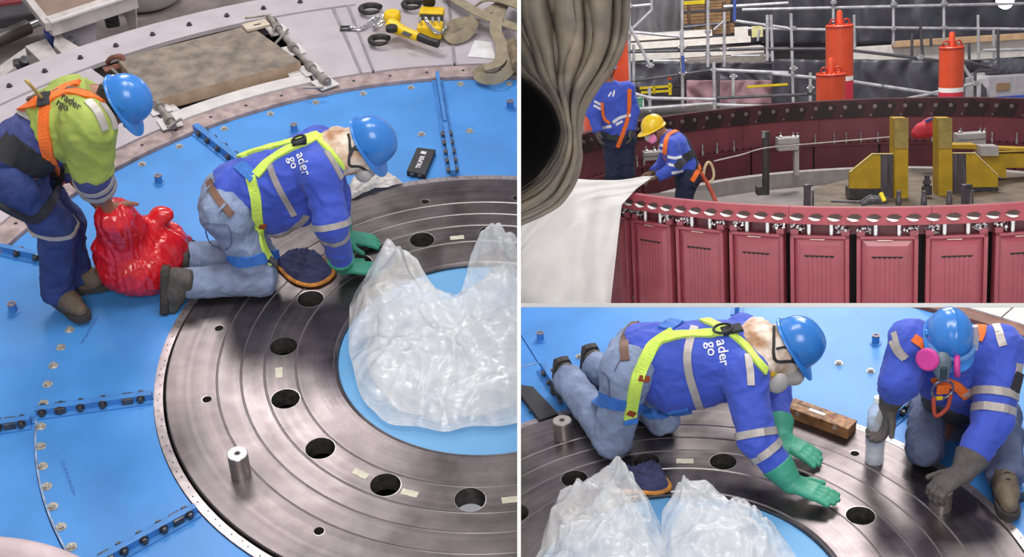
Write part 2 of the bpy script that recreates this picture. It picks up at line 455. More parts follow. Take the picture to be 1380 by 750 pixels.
def hexbolt_mesh(name, r=0.016, h=0.014, washer=True, material=None):
    mb = MB()
    if washer: mb.lathe([(0, 0), (r*1.45, 0), (r*1.45, 0.003), (0, 0.003)], 12)
    mb.prism([(r*math.cos(k*PI/3), r*math.sin(k*PI/3)) for k in range(6)], 0.003, h)
    mb.lathe([(r*0.55, h), (r*0.5, h+0.004), (0, h+0.005)], 8)
    return build_mesh(name, mb, material or M_bolt)
ME_bolt = hexbolt_mesh('bolt'); ME_boltd = hexbolt_mesh('bolt', 0.0145, 0.018, True, M_boltd)
def stud_mesh():
    mb = MB(); mb.lathe([(0, 0), (0.034, 0), (0.034, 0.004), (0.021, 0.006), (0.021, 0.05), (0, 0.05)], 14)
    return build_mesh('stud', mb, M_blue2, smooth=True)
def studcap_mesh():
    mb = MB(); mb.lathe([(0.021, 0.05), (0.021, 0.054), (0.012, 0.054), (0.011, 0.047), (0, 0.047)], 14)
    return build_mesh('stud_cap', mb, mat('raw_bolt_face', srgb(150, 118, 98), 0.5, 0.3, var=0.3, vscale=60), smooth=True)
ME_stud = stud_mesh(); ME_studcap = studcap_mesh()
ZI, ZO = -0.022, -0.034            # heights of inner and outer plate rows (disc top is 0)

def inframe(S, p, m=60):
    c = S.R @ (np.array(p)-S.o)
    if c[2] < 0.5: return False
    x = CX+FPX*c[0]/c[2]; y = CY-FPX*c[1]/c[2]
    return -m < x < 1380+m and -m < y < 750+m and all((Vector(p)-q).dot(n) < 0.0 for q, n in S.clips)

def blue_floor(S, C, seams, outer_seams, rim_r, arange, strip):
    f = Thing(S, 'floor', kind='structure', label='blue painted generator cover floor of bolted ring segment plates', loc=(C[0], C[1], ZI), clip=True)
    a_lo, a_hi = arange
    s1 = [a for a in seams]; g = 0.12
    for a0, a1 in zip(s1[:-1], s1[1:]):
        mb = MB(); sector(mb, C, 1.556, 2.083, a0+g, a1-g, ZI-0.02, ZI); f.part('floor_plate', mb, M_blue)
    for a0, a1 in zip(outer_seams[:-1], outer_seams[1:]):
        mb = MB(); sector(mb, C, 2.087, rim_r, a0+g*.7, a1-g*.7, ZO-0.02, ZO); f.part('floor_plate', mb, M_blue)
    mb = MB(); sector(mb, C, 2.074, 2.083, *strip, ZI, ZI+0.003); f.part('edge_strip', mb, mat('pale_blue_edge', srgb(150, 172, 205), 0.4, 0.2, var=0.2, vscale=20))  # paler strip along part of the step edge
    mb = MB(); sector(mb, C, 0.0, rim_r+1.6, a_lo, a_hi, -0.30, -0.26); f.part('pit_bottom', mb, M_dark)
    mb = MB(); mb.lathe([(0.0, -0.022), (0.692, -0.022), (0.692, -0.06), (0, -0.06)], 96, Matrix.Translation((C[0], C[1], 0))); f.part('centre_plate', mb, M_blue3, smooth=True, label='flat light blue sheet inside the disc opening')
    mb = MB(); sector(mb, C, 1.512, 1.553, a_lo, a_hi, -0.06, -0.012); fl = f.part('flange_ring', mb, M_flange)
    mb = MB()
    for k in range(int((a_hi-a_lo)/2.2)):
        a = a_lo+k*2.2+0.4*math.sin(k*2.1)
        mb.lathe([(0.0042, -0.0115), (0, -0.0115)], 6, Matrix.Translation(pol(C, 1.53+0.006*math.sin(k*1.7), a)))
    f.part('screw_holes', mb, M_dark, fl, kind='stuff')
    return f
def radial_bar(f, C, a, r0, r1, z, bolts=(), clamps=(), h=0.042, wd=0.03, offs=0.0, both=True):
    """upright joint bar running outwards, bolts through its side"""
    u = Vector((math.cos(math.radians(a)), math.sin(math.radians(a)), 0)); R = frame(u, (0, 0, 1))
    c = pol(C, (r0+r1)/2, a, z+h/2)
    mb = MB(); mb.box(c, (r1-r0, wd, h), R, 0.003); mb.box(c+Vector((0, 0, -h/2+0.004)), (r1-r0, wd+0.05, 0.008), R, 0.002)
    bar = f.part('joint_bar', mb, M_blue2)
    for r in bolts:
        for sg in ((-1, 1) if both else (offs,)):
            p = pol(C, r, a, z+h*0.55)+R @ Vector((0, sg*wd/2, 0))
            if not inframe(f.S, p): continue
            q = (R @ Vector((0, sg, 0))).to_track_quat('Z', 'Y').to_matrix()
            f.inst('bolt', ME_boltd, p, q, bar)
    for r in clamps:
        p = pol(C, r, a, z+h*0.5)
        if not inframe(f.S, p): continue
        mb = MB(); mb.box(p, (0.05, wd+0.024, h*0.8), R, 0.004); mb.tube([p+R @ Vector((0, -wd*0.75, 0)), p+R @ Vector((0, wd*0.75, 0))], 0.012, 8); f.part('clamp_block', mb, M_boltd, bar)
    return bar
def floor_bolts(f, C, r, angs, z, me=None):
    for a in angs:
        p = pol(C, r, a, z)
        if inframe(f.S, p): f.inst('bolt', me or ME_bolt, p, Matrix.Rotation(a, 3, 'Z'))
def studs(f, C, lst, z):
    for r, a in lst:
        p = pol(C, r, a, z)
        if inframe(f.S, p):
            o = f.inst('stud', ME_stud, p); c = f.inst('stud_cap', ME_studcap, p, parent=o); c.location = (0, 0, 0)

def steel_disc(S, C, off, label):
    prof = [(1.5, -0.10), (1.5, -0.006), (1.494, 0)]
    for r in (1.262, 1.15, 1.041, 0.893):
        prof += [(r+0.006, 0.0), (r+0.003, -0.002), (r-0.003, -0.002), (r-0.006, 0.0)]
    prof += [(0.716, 0), (0.708, -0.004), (0.697, -0.006), (0.694, -0.012), (0.694, -0.10)]
    mb = MB(); mb.lathe(prof, 240, closed=True)
    base = build_mesh('disc_tmp', mb, M_steel)
    cut = MB()
    for k in range(16):
        a = 22.5*k+off
        cut.lathe([(0.0, 0.05), (0.0665, 0.05), (0.0665, -0.2), (0.0, -0.2)], 40, Matrix.Translation(pol((0, 0), 0.965, a)))
        cut.lathe([(0.0, 0.05), (0.022, 0.05), (0.022, -0.2), (0.0, -0.2)], 20, Matrix.Translation(pol((0, 0), 1.312, a-5.5)))
    cme = build_mesh('disc_cut', cut, M_hole)
    bmc = bmesh.new(); bmc.from_mesh(cme); bmesh.ops.remove_doubles(bmc, verts=bmc.verts[:], dist=1e-6); bmesh.ops.recalc_face_normals(bmc, faces=bmc.faces[:]); bmc.to_mesh(cme); bmc.free()
    o = bpy.data.objects.new('disc_tmp', base); c = bpy.data.objects.new('disc_cut', cme); COL.objects.link(o); COL.objects.link(c)
    base.materials.append(M_hole)
    md = o.modifiers.new('b', 'BOOLEAN'); md.object = c; md.operation = 'DIFFERENCE'; md.solver = 'EXACT'; md.material_mode = 'TRANSFER'
    bpy.context.view_layer.update()
    me = bpy.data.meshes.new_from_object(o.evaluated_get(bpy.context.evaluated_depsgraph_get()))
    bpy.data.objects.remove(o); bpy.data.objects.remove(c)
    bm = bmesh.new(); bm.from_mesh(me)
    L0 = Vector((C[0], C[1], 0))
    for p, n in S.clips:
        bmesh.ops.bisect_plane(bm, geom=bm.verts[:]+bm.edges[:]+bm.faces[:], dist=1e-5, plane_co=p-L0, plane_no=n, clear_outer=True)
    for f_ in bm.faces: f_.smooth = True
    for e in bm.edges:
        if len(e.link_faces) == 2 and e.link_faces[0].normal.dot(e.link_faces[1].normal) < 0.97: e.smooth = False
    bm.to_mesh(me); bm.free()
    t = Thing(S, 'steel_disc', label, 'steel disc', loc=L0, clip=True)
    d = bpy.data.objects.new('disc_plate', me); COL.objects.link(d); d.parent = t.root
    # bright chamfer rings round the bores
    cm = MB(); cm.lathe([(0.0665, 0.0004), (0.0688, 0.0006), (0.0693, 0.0002)], 40); cme2 = build_mesh('bore_rim', cm, mat('bright_chamfer', srgb(165, 158, 158), 0.3, 0.8, var=0.03), smooth=True)
    cm = MB(); cm.lathe([(0.022, 0.0004), (0.0245, 0.0006), (0.0248, 0.0002)], 24); cme3 = build_mesh('bore_rim', cm, MATS['bright_chamfer'], smooth=True)
    for r in (1.262, 1.15, 1.041, 0.893): t.part('groove_highlight', MB().lathe([(r+0.002, -0.0018), (r, -0.0004), (r-0.002, -0.0018)], 200, Matrix.Translation(L0)), mat('groove_glint', srgb(172, 164, 164), 0.35, 0.8, var=0.05), smooth=True)  # bright strip painted in as the highlight along each groove
    for k in range(16):
        a = 22.5*k+off
        for r, aa, m_ in ((0.965, a, cme2), (1.312, a-5.5, cme3)):
            p = pol(C, r, aa)
            if inframe(S, p): t.inst('bore_rim', m_, p)
    return t

C1 = (-0.1794, 4.7466); C3 = (0.5901, 4.2796)
# ------------------------------------------------------------------ left bay
seams1 = [70, 97.4, 130.9, 162.0, 191.8, 220.5, 250]
fl1 = blue_floor(S1, C1, seams1, [70, 97.4, 130.8, 161.8, 193.0, 222, 250], 2.715, (70, 262), (192.5, 240))
radial_bar(fl1, C1, 191.8, 1.56, 2.08, ZI, bolts=(1.61, 1.78, 1.88, 1.97, 1.99+.06), clamps=(1.67, 1.97), both=True)
radial_bar(fl1, C1, 220.5, 1.56, 2.08, ZI, bolts=(1.60, 1.72, 1.81, 1.90, 2.04), clamps=(1.65, 1.97))
radial_bar(fl1, C1, 97.4, 1.56, 2.10, ZI, bolts=(1.60, 1.70, 1.80, 1.90, 2.0), h=0.05)
radial_bar(fl1, C1, 97.4, 2.10, 2.715, ZO, h=0.075, wd=0.022)
radial_bar(fl1, C1, 130.9, 2.09, 2.74, ZO, bolts=(2.2, 2.32, 2.44, 2.56, 2.66), h=0.055, wd=0.04)
radial_bar(fl1, C1, 162.0, 2.10, 2.80, ZO, bolts=(2.15, 2.5, 2.62), h=0.045)
radial_bar(fl1, C1, 193.0, 2.10, 2.70, ZO, bolts=(2.14, 2.24, 2.4), clamps=(2.19,), h=0.045)
floor_bolts(fl1, C1, 2.055, [x for x in np.arange(171.4, 191, 3.7)]+[x for x in np.arange(194.2, 219, 3.63)]+[101.6, 93.4, 166, 224, 228, 109], ZI)
floor_bolts(fl1, C1, 2.655, [94.3, 101.2, 107.9, 114.6, 121.1, 127.8, 134.5, 140.2, 146, 152, 158, 87.5], ZO)
floor_bolts(fl1, C1, 2.46, [156.5, 150.0, 198, 204, 210], ZO)
studs(fl1, C1, [(2.42, 141.6), (2.386, 120.0), (2.4, 172), (2.35, 87)], ZO)
disc1 = steel_disc(S1, C1, -1.7, 'large turned steel disc with bored holes under the kneeling worker and clear plastic')

# light grey deck round the floor
dk = Thing(S1, 'floor', kind='structure', label='light grey steel deck round the blue floor', loc=(C1[0], C1[1]+3, 0), clip=True)
mb = MB(); sector(mb, C1, 2.72, 2.865, 70, 240, -0.04, -0.012); rim = dk.part('rim_plate', mb, M_rim)
for k, a in enumerate(np.arange(84, 175, 4.9)):
    mbb = MB(); mbb.lathe([(0.011, 0), (0, 0.0)], 8, Matrix.Translation(pol(C1, 2.80, a, -0.011)))
    if inframe(S1, pol(C1, 2.8, a)): dk.part('rim_hole', mbb, M_dark, rim)
ZD = 0.0
def deck_plate(r0, r1, a0, a1, z=ZD, m=None, name='deck_plate'):
    mb = MB(); sector(mb, C1, r0, r1, a0+0.1, a1-0.1, z-0.03, z); return dk.part(name, mb, m or M_deck)
deck_plate(2.868, 3.95, 70, 94.9); deck_plate(2.868, 3.95, 94.9, 105.6); deck_plate(2.868, 3.84, 105.6, 113.4)
deck_plate(3.955, 4.8, 70, 104.6); deck_plate(2.868, 3.84, 133.0, 240, m=M_deck)
deck_plate(2.868, 2.985, 113.6, 132.8, m=M_deckw)
deck_plate(3.845, 4.14, 104.7, 240, 0.012, M_deck, 'outer_band')
deck_plate(2.99, 3.1, 113.6, 116.0, m=M_deckw); deck_plate(2.99, 3.1, 130.2, 132.8, m=M_deckw)
for a0 in (94.9, 105.6):      # raised seam strips
    mb = MB(); sector(mb, C1, 2.87, 3.9, a0-0.16, a0+0.16, 0, 0.010); dk.part('seam_strip', mb, mat('seam_strip', srgb(150, 143, 148), 0.5, 0.2, var=0.1))
mb = MB(); sector(mb, C1, 2.87, 3.9, 107.0, 107.4, 0, 0.004); dk.part('seam_strip', mb, MATS['seam_strip'])
floor_bolts(dk, C1, 3.985, [140.4, 136.7, 133.0, 129.3, 125.5, 121.7, 117.8, 114.0, 110.2, 106.5], 0.012, ME_boltd)
# recess under the concrete plank
mb = MB(); sector(mb, C1, 2.99, 3.84, 113.6, 133.0, -0.28, -0.24); dk.part('recess_floor', mb, mat('recess_paint', srgb(120, 116, 105), 0.7, var=0.2))
mb = MB(); sector(mb, C1, 4.15, 7.5, 95, 240, -0.62, -0.58); dk.part('lower_floor', mb, mat('dusty_concrete', srgb(118, 108, 106), 0.85, var=0.18, vscale=4, bump=0.2))
mb = MB(); sector(mb, C1, 4.12, 4.145, 104.7, 240, -0.6, -0.02); dk.part('deck_side', mb, M_deck)

# ------------------------------------------------------------------ lower right bay
off3 = 2.4
s3 = [-20, 15.4, 43.0, 74.0, 104.5, 134, 160]
fl3 = blue_floor(S3, C3, s3, [-20, 15.4, 43.6, 74.0, 104.5, 134, 160], 2.83, (-20, 170), (104.8, 140))
radial_bar(fl3, C3, 15.4, 1.56, 2.08, ZI, bolts=(1.62, 1.72, 1.85, 1.97), clamps=(1.67, 1.9), h=0.06, wd=0.04)
radial_bar(fl3, C3, 43.0, 1.56, 2.40, ZI, bolts=(1.62, 1.75, 1.88, 2.0, 2.15), clamps=(1.81, 2.08), h=0.055, wd=0.05)
radial_bar(fl3, C3, 74.0, 2.45, 2.83, ZO, h=0.075, wd=0.022)
radial_bar(fl3, C3, 104.5, 1.56, 2.0, ZI, bolts=(1.62, 1.72, 1.82, 1.92), h=0.05)
floor_bolts(fl3, C3, 2.055, [52, 57, 62, 67, 80, 86, 92, 98, 20, 25, 30], ZI)
studs(fl3, C3, [(2.33, 102.3), (2.36, 54.3)], ZO)
disc3 = steel_disc(S3, C3, off3, 'turned steel disc with bored holes under both workers in the lower right bay')
dk3 = Thing(S3, 'floor', kind='structure', label='light grey deck corner beyond the blue floor of the lower bay', loc=(C3[0]+2, C3[1]+2, 0), clip=True)
mb = MB(); sector(mb, C3, 2.835, 2.93, -20, 140, -0.04, -0.01); dk3.part('rim_plate', mb, mat('brown_rim', srgb(128, 84, 70), 0.6, var=0.2))
mb = MB(); sector(mb, C3, 2.933, 4.6, -20, 43.4, -0.03, 0.0); dk3.part('deck_plate', mb, M_deckw)
mb = MB(); sector(mb, C3, 2.933, 4.6, 43.6, 140, -0.03, 0.0); dk3.part('deck_plate', mb, M_deckw)
# ================================================================== upper right bay: generator rotor pit
C2 = (4.324, 14.953); R2 = 3.967
M_red = mat('maroon_enamel', srgb(146, 66, 78), 0.34, var=0.05, vscale=5, coat=0.3)
M_redb = mat('maroon_band', srgb(158, 70, 80), 0.4, var=0.05, vscale=5)
M_redd = mat('maroon_dark', srgb(96, 42, 50), 0.4, var=0.10, vscale=4)
M_redf = mat('maroon_flange', srgb(70, 32, 40), 0.45, var=0.12, vscale=6)
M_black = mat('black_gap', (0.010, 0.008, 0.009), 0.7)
M_silver = mat('bright_silver', srgb(205, 205, 208), 0.25, 0.9, var=0.05)
M_yel = mat('yellow_steel', srgb(176, 142, 30), 0.5, var=0.08, vscale=6)
M_yeltop = mat('dusty_yellow', srgb(150, 130, 70), 0.6, var=0.12, vscale=9)
M_bare = mat('bare_steel', srgb(98, 92, 98), 0.45, 0.5, var=0.2, vscale=5, stretch=(8, 8, 0.6))
M_orange = mat('orange_enamel', srgb(226, 84, 48), 0.4, var=0.05, vscale=4)
M_pink = mat('pinkred_enamel', srgb(222, 52, 78), 0.45, var=0.05)
M_scaf = mat('galvanised_tube', srgb(196, 196, 202), 0.42, 0.35, var=0.12, vscale=6)
M_scafd = mat('dull_tube', srgb(96, 96, 102), 0.45, 0.5, var=0.12, vscale=6)
M_grey = mat('grey_box_paint', srgb(165, 160, 158), 0.5, var=0.08)
M_drape = mat('black_drape', srgb(78, 78, 88), 0.42, var=0.15, vscale=3, bump=0.25, bscale=9)
M_drape2 = mat('grey_drape', srgb(120, 118, 122), 0.6, var=0.10, vscale=3, bump=0.2, bscale=9)
M_wood = mat('crate_wood', srgb(160, 124, 88), 0.7, var=0.15, vscale=6)
M_panelw = mat('pale_panel', srgb(240, 234, 228), 0.6, var=0.05)

f2 = MB(); f2.box((5.0, 21.5, -1.33), (16, 22, 0.06)); single(S2, 'floor', f2, M_conc, 'dusty concrete floor of the generator hall', kind='structure', clip=True)
wb = MB(); wb.box((6, 31.0, 1.0), (20, 0.2, 9)); single(S2, 'wall_back', wb, mat('cavern_wall', srgb(108, 106, 110), 0.8, var=0.12, vscale=2, bump=0.3, bscale=6), 'grey far wall of the hall behind the scaffolding', kind='structure', clip=True)

def arc_sector(r0, r1, a0, a1, z0, z1, seg=None):
    m = MB(); sector(m, C2, r0, r1, a0, a1, z0, z1, seg or max(2, int((a1-a0)/1.5))); return m
rot = Thing(S2, 'generator_rotor', 'maroon generator rotor ring with upright pole panels and bolted inner flange', 'rotor', loc=(C2[0], C2[1], -1.1), clip=True)
aseams = [-150, -133.2, -118.0, -100.2, -83, -66, -48]
for a0, a1 in zip(aseams[:-1], aseams[1:]):
    rot.part('band_segment', arc_sector(R2-0.07, R2, a0+0.03, a1-0.03, -0.155, 0.0), M_redb)
# clips along the band
def clip_meshes():
    a = MB(); a.prism([(-0.066, 0.0), (-0.03, 0.022), (0.022, 0.026), (0.066, 0.002), (0.03, -0.02), (-0.02, -0.024)], 0, 0.006)
    b = MB()
    def fn(u, v):
        x = -0.066+0.105*u; wdt = 0.020*math.sin(PI*min(1, u*0.9+0.08))
        return Vector((x, -0.006-0.02*u**0.8-wdt*v*0.9, 0.007+0.020*v))
    b.grid(fn, 8, 2, 0.004)
    return build_mesh('clip_plate', a, mat('clip_brown', srgb(78, 62, 60), 0.5, 0.3, var=0.15)), build_mesh('clip_tongue', b, mat('clip_white', srgb(232, 228, 228), 0.4, 0.2, var=0.05), smooth=True)
mc1, mc2 = clip_meshes()
k = 0
for a in np.arange(-143.5, -50, 2.42):
    p = pol(C2, R2+0.001, a, -0.082)
    if not inframe(S2, p, 400): continue
    u = Vector((math.cos(math.radians(a)), math.sin(math.radians(a)), 0)); t = Vector((-u.y, u.x, 0))
    M = Matrix((t, Vector((0, 0, 1)), u)).transposed()
    c = rot.inst('locking_clip', mc1, p, M); d = rot.inst('clip_tongue', mc2, p, M, c); d.location = (0, 0, 0); d.rotation_euler = (0, 0, 0)
# poles
def pole_meshes():
    wd = 0.262; zt = -0.262; zb = -1.35; d = 0.05
    fr = MB()      # raised frame of the pole panel (local: x tangential, y outward, z up)
    fr.box((-wd+0.016, 0, (zt+zb)/2), (0.032, d, zt-zb)); fr.box((wd-0.016, 0, (zt+zb)/2), (0.032, d, zt-zb)); fr.box((0, 0, zt-0.012), (2*wd, d, 0.024))
    fr.box((0, -0.05, (zt+zb)/2), (2*wd-0.01, 0.05, zt-zb))
    fr.box((-wd+0.035, -0.01, zt+0.025), (0.07, 0.03, 0.05)); fr.box((wd-0.035, -0.01, zt+0.025), (0.07, 0.03, 0.05))
    fc = MB(); o = wd-0.033; i_ = wd-0.095     # face: bevelled field standing slightly proud in the middle
    V = [(-o, -0.002, zt-0.025), (o, -0.002, zt-0.025), (o, -0.002, zb), (-o, -0.002, zb), (-i_, 0.030, zt-0.085), (i_, 0.030, zt-0.085), (i_, 0.030, zb), (-i_, 0.030, zb)]
    fc.add(V, [(4, 5, 6, 7), (0, 1, 5, 4), (1, 2, 6, 5), (3, 0, 4, 7)])
    sl = MB(); sl.box((0, 0.029, zt-0.185), (0.27, 0.006, 0.010))
    for q in range(6): sl.box((-0.11+q*0.044, 0.029, zt-0.192), (0.030, 0.006, 0.012))
    gr = MB()
    for q in range(6): gr.box((-0.10+q*0.04, 0.0300, (zt-0.2+zb)/2), (0.0035, 0.0016, zt-0.2-zb))
    hl = MB(); hl.box((-0.02, 0.012, zt-0.036), (0.13, 0.02, 0.008), bev=0.002)
    cu = MB()
    return [(n, build_mesh(n, m_, mm)) for n, m_, mm in (('pole_frame', fr, M_red), ('pole_face', fc, M_red), ('vent_slot', sl, M_black), ('face_groove', gr, mat('groove', srgb(112, 50, 60), 0.5)), ('nameplate', hl, mat('pale_metal', srgb(225, 200, 190), 0.35, 0.5)))]
PM = pole_meshes()
def blob_fit(seed):
    rnd = random.Random(seed); m = MB()
    for q in range(9):
        m.sphere((rnd.uniform(-0.06, 0.06), rnd.uniform(0, 0.05), rnd.uniform(-0.03, 0.03)), rnd.uniform(0.010, 0.02), 8, 5)
    for q in range(3):
        m.tube([(rnd.uniform(-.07, .07), 0.02, -0.04), (rnd.uniform(-.06, .06), 0.05, 0.0), (rnd.uniform(-.07, .07), 0.02, 0.04)], 0.007, 6)
    return build_mesh('coil_connector', m, M_silver, smooth=True)
FIT = [blob_fit(s) for s in range(3)]
pin = MB(); pin.lathe([(0, -0.055), (0.022, -0.055), (0.022, 0.05), (0, 0.05)], 12); ME_pin = build_mesh('support_pin', pin, M_silver, smooth=True)
def clipped_inst(th, name, me, p, M, parent=None):
    """mesh instance cut at the bay's floor slab and wall"""
    bm = bmesh.new(); bm.from_mesh(me); bm.transform(Matrix.Translation(p-th.loc) @ M.to_4x4())
    for q, n in th.S.clips:
        if bm.verts: bmesh.ops.bisect_plane(bm, geom=bm.verts[:]+bm.edges[:]+bm.faces[:], dist=1e-5, plane_co=q-th.loc, plane_no=n, clear_outer=True)
    if not bm.faces: bm.free(); return None
    m2 = bpy.data.meshes.new(name); bm.to_mesh(m2); bm.free(); m2.materials.append(me.materials[0])
    o = bpy.data.objects.new(name, m2); COL.objects.link(o); o.parent = parent or th.root; return o
for k in range(-1, 13):
    a = -143.9+8.56*k+4.1-8.56
    p = pol(C2, R2-0.045, a); u = Vector((math.cos(math.radians(a)), math.sin(math.radians(a)), 0)); t = Vector((-u.y, u.x, 0))
    M = Matrix((t, u, Vector((0, 0, 1)))).transposed()
    if not inframe(S2, pol(C2, R2, a, -0.5), 420): continue
    par = None
    for n, me in PM:
        o = clipped_inst(rot, n, me, p, M, par)
        if par is None: par = o
    for q, (dx, kind) in enumerate([(-0.20, 0), (-0.10, 1), (0.10, 1), (0.20, 0)]):
        z = -0.205
        if kind == 0: rot.inst('coil_connector', FIT[(k+q) % 3], p+M @ Vector((dx, 0.012, z)), M)
        else: rot.inst('support_pin', ME_pin, p+M @ Vector((dx, -0.02, z)), M)
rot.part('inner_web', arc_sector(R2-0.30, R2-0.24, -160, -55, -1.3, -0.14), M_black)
rot.part('band_web', arc_sector(R2-0.20, R2-0.10, -150, -60, -0.26, -0.15), M_redd)
# far side of the ring, seen from inside
fs = [a for a in np.arange(20, 161, 16.5)]
for a0, a1 in zip(fs[:-1], fs[1:]):
    rot.part('flange_segment', arc_sector(R2-0.02, R2+0.10, a0+0.03, a1-0.03, -0.255, 0.0), M_redf)
    rot.part('wall_segment', arc_sector(R2+0.02, R2+0.10, a0+1.03, a1+0.97, -0.62, -0.26), mat('maroon_wall', srgb(118, 58, 66), 0.42, var=0.08, vscale=3))
rot.part('ledge', arc_sector(R2-0.06, R2+0.1, 20, 160, -0.655, -0.62), M_redd)
for a0 in np.arange(20, 158, 13.7):
    rot.part('lower_panel', arc_sector(R2-0.03, R2+0.1, a0+0.1, a0+13.4, -1.1, -0.66), M_redd)
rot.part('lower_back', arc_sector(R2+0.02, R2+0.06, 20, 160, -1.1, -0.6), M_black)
fb = MB(); fb.lathe([(0, 0), (0.030, 0), (0.030, 0.012), (0.018, 0.012), (0.018, 0.035), (0, 0.035)], 10); ME_fb = build_mesh('flange_bolt', fb, mat('bolt_face', srgb(150, 138, 138), 0.35, 0.7), smooth=True)
ls = MB(); ls.lathe([(0, 0), (0.020, 0), (0.020, 0.05), (0.012, 0.06), (0.012, 0.12), (0.017, 0.12), (0.017, 0.15), (0, 0.15)], 10); ME_ls = build_mesh('ledge_stud', ls, M_silver, smooth=True)
sp = MB(); sp.prism([(-0.17, -0.115), (-0.05, 0.11), (0.17, 0.05), (0.10, -0.115)], 0, 0.012); ME_sp = build_mesh('shadow_plate', sp, mat('shadow_black', srgb(36, 20, 24), 0.5))  # dark plates added to draw the toothed shadows on the flange
for k, a in enumerate(np.arange(36, 150, 3.05)):
    u = Vector((math.cos(math.radians(a)), math.sin(math.radians(a)), 0)); t = Vector((u.y, -u.x, 0)); M = Matrix((t, Vector((0, 0, 1)), -u)).transposed()
    p = pol(C2, R2-0.022, a, -0.10)
    if inframe(S2, p, 10):
        rot.inst('flange_bolt', ME_fb, p, M)
        if k % 2 == 0: rot.inst('shadow_plate', ME_sp, pol(C2, R2-0.021, a+1.2, -0.13), M)
        if k % 2: rot.inst('small_bolt', ME_fb, pol(C2, R2-0.022, a+0.8, -0.225), M).scale = (0.5, 0.5, 0.6)
for a in (47, 52, 55.5, 61, 64, 75, 78.5, 81.5, 84, 88, 91.5, 94.5, 96.5, 106, 110, 113.5, 117.5, 121, 125, 129, 131, 134, 137):
    p = pol(C2, R2-0.03, a, -0.62)
    if inframe(S2, p, 5): rot.inst('ledge_stud', ME_ls, p)
# inner floor of the pit
mb = MB(); mb.lathe([(0, -1.06), (R2-0.05, -1.06), (R2-0.05, -1.12), (0, -1.12)], 96, Matrix.Translation((C2[0], C2[1], 0)))
pf = Thing(S2, 'floor', kind='structure', label='grey floor inside the maroon rotor ring', loc=(C2[0], C2[1], -1.1), clip=True)
pf.part('pit_floor', mb, mat('pit_floor_grey', srgb(126, 118, 116), 0.7, var=0.12, vscale=2), smooth=True)
mb = MB(); mb.lathe([(0, -0.76), (1.75, -0.76), (1.75, -1.06)], 72, Matrix.Translation((C2[0]+0.9, C2[1]+0.2, 0))); pf.part('hub_platform', mb, mat('hub_brown', srgb(110, 96, 82), 0.7, var=0.2, vscale=4), smooth=True)
mb = MB(); mb.box((1.6, 15.6, -0.94), (1.9, 2.6, 0.24)); pf.part('standing_platform', mb, mat('platform_ply', srgb(92, 84, 80), 0.8))
pf.part('step_ring', arc_sector(R2-0.9, R2-0.75, 25, 155, -1.06, -0.86), mat('step_grey', srgb(150, 144, 142), 0.7, var=0.08))

def pxpts(S, pts, Y): return [S.aty(x, y, Y) for x, y in pts]
def px_prism(mb, S, pts, Y, depth):
    """outline given in the picture at distance Y, thickness along the depth"""
    A = pxpts(S, pts, Y); n = len(A); D = Vector((0, depth, 0)); V = A+[a+D for a in A]
    return mb.add(V, [tuple(range(n)), tuple(range(2*n-1, n-1, -1))]+[(i, n+i, n+(i+1) % n, (i+1) % n) for i in range(n)])
def px_box(S, x0, y0, x1, y1, Y, depth, bev=0.0, mb=None):
    a = S.aty(x0, (y0+y1)/2, Y); b = S.aty(x1, (y0+y1)/2, Y); c = S.aty((x0+x1)/2, y0, Y); d = S.aty((x0+x1)/2, y1, Y)
    mb = mb or MB(); return mb.box(((a.x+b.x)/2, Y+depth/2, (c.z+d.z)/2), (abs(b.x-a.x), depth, abs(c.z-d.z)), None, bev)

# yellow lifting brackets
def ybracket(label, ux0, ux1, gus, strip, base, side):
    Y = 15.3
    t = Thing(S2, 'lifting_bracket', label, 'bracket', S2.aty((ux0+ux1)/2, 266, Y), group='yellow lifting brackets on the hub')
    t.part('upright', px_prism(MB(), S2, [(ux0, 160), (ux1, 160), (ux1, 267), (ux0, 267)], Y-0.06, 0.22), M_yel)
    t.part('top_cap', px_prism(MB(), S2, [(ux0-0.3, 159), (ux1+.3, 159), (ux1+.3, 200), (ux0-.3, 200)], Y-0.075, 0.014), M_yeltop)
    for yy in (Y+0.02, Y+0.16):
        t.part('gusset', px_prism(MB(), S2, gus, yy, 0.05), M_yel)
        t.part('machined_strip', px_prism(MB(), S2, strip, yy-0.006, 0.01), M_bare)
    t.part('base_block', px_prism(MB(), S2, base, Y+0.008, 0.2), M_boltd)
    edge = [gus[0], gus[1], gus[2]]
    e = MB(); pts = pxpts(S2, edge, Y+0.012); e.tube(pts, 0.008, 6); t.part('worn_edge', e, mat('worn_yellow', srgb(220, 205, 150), 0.5))
    return t
ybracket('left yellow lifting bracket with sloped gusset on the rotor hub', 1206, 1224, [(1145, 232), (1176, 207), (1206, 207), (1206, 267), (1145, 267)], [(1187, 207.5), (1205, 207.5), (1205, 266), (1187, 266)], [(1145, 254), (1187, 254), (1187, 268), (1145, 268)], -1)
yb = ybracket('right yellow lifting bracket with sloped gusset and long side arm', 1265, 1283, [(1345, 236), (1314, 206), (1283, 206), (1283, 268), (1345, 268)], [(1284, 206.5), (1302, 206.5), (1302, 268), (1284, 268)], [(1302, 252), (1345, 252), (1345, 270), (1302, 270)], 1)
yb.part('side_arm', px_prism(MB(), S2, [(1322, 209), (1460, 206), (1460, 226), (1356, 226), (1356, 240), (1345, 238)], 15.9, 0.3), M_yel)
yb.part('arm_rail', px_prism(MB(), S2, [(1283, 195), (1316, 195), (1320, 198), (1460, 203), (1460, 206), (1283, 200)], 15.95, 0.2), M_yel)
yb.part('arm_cover', px_prism(MB(), S2, [(1322, 197), (1346, 197), (1346, 210), (1322, 210)], 15.8, 0.2), M_grey)
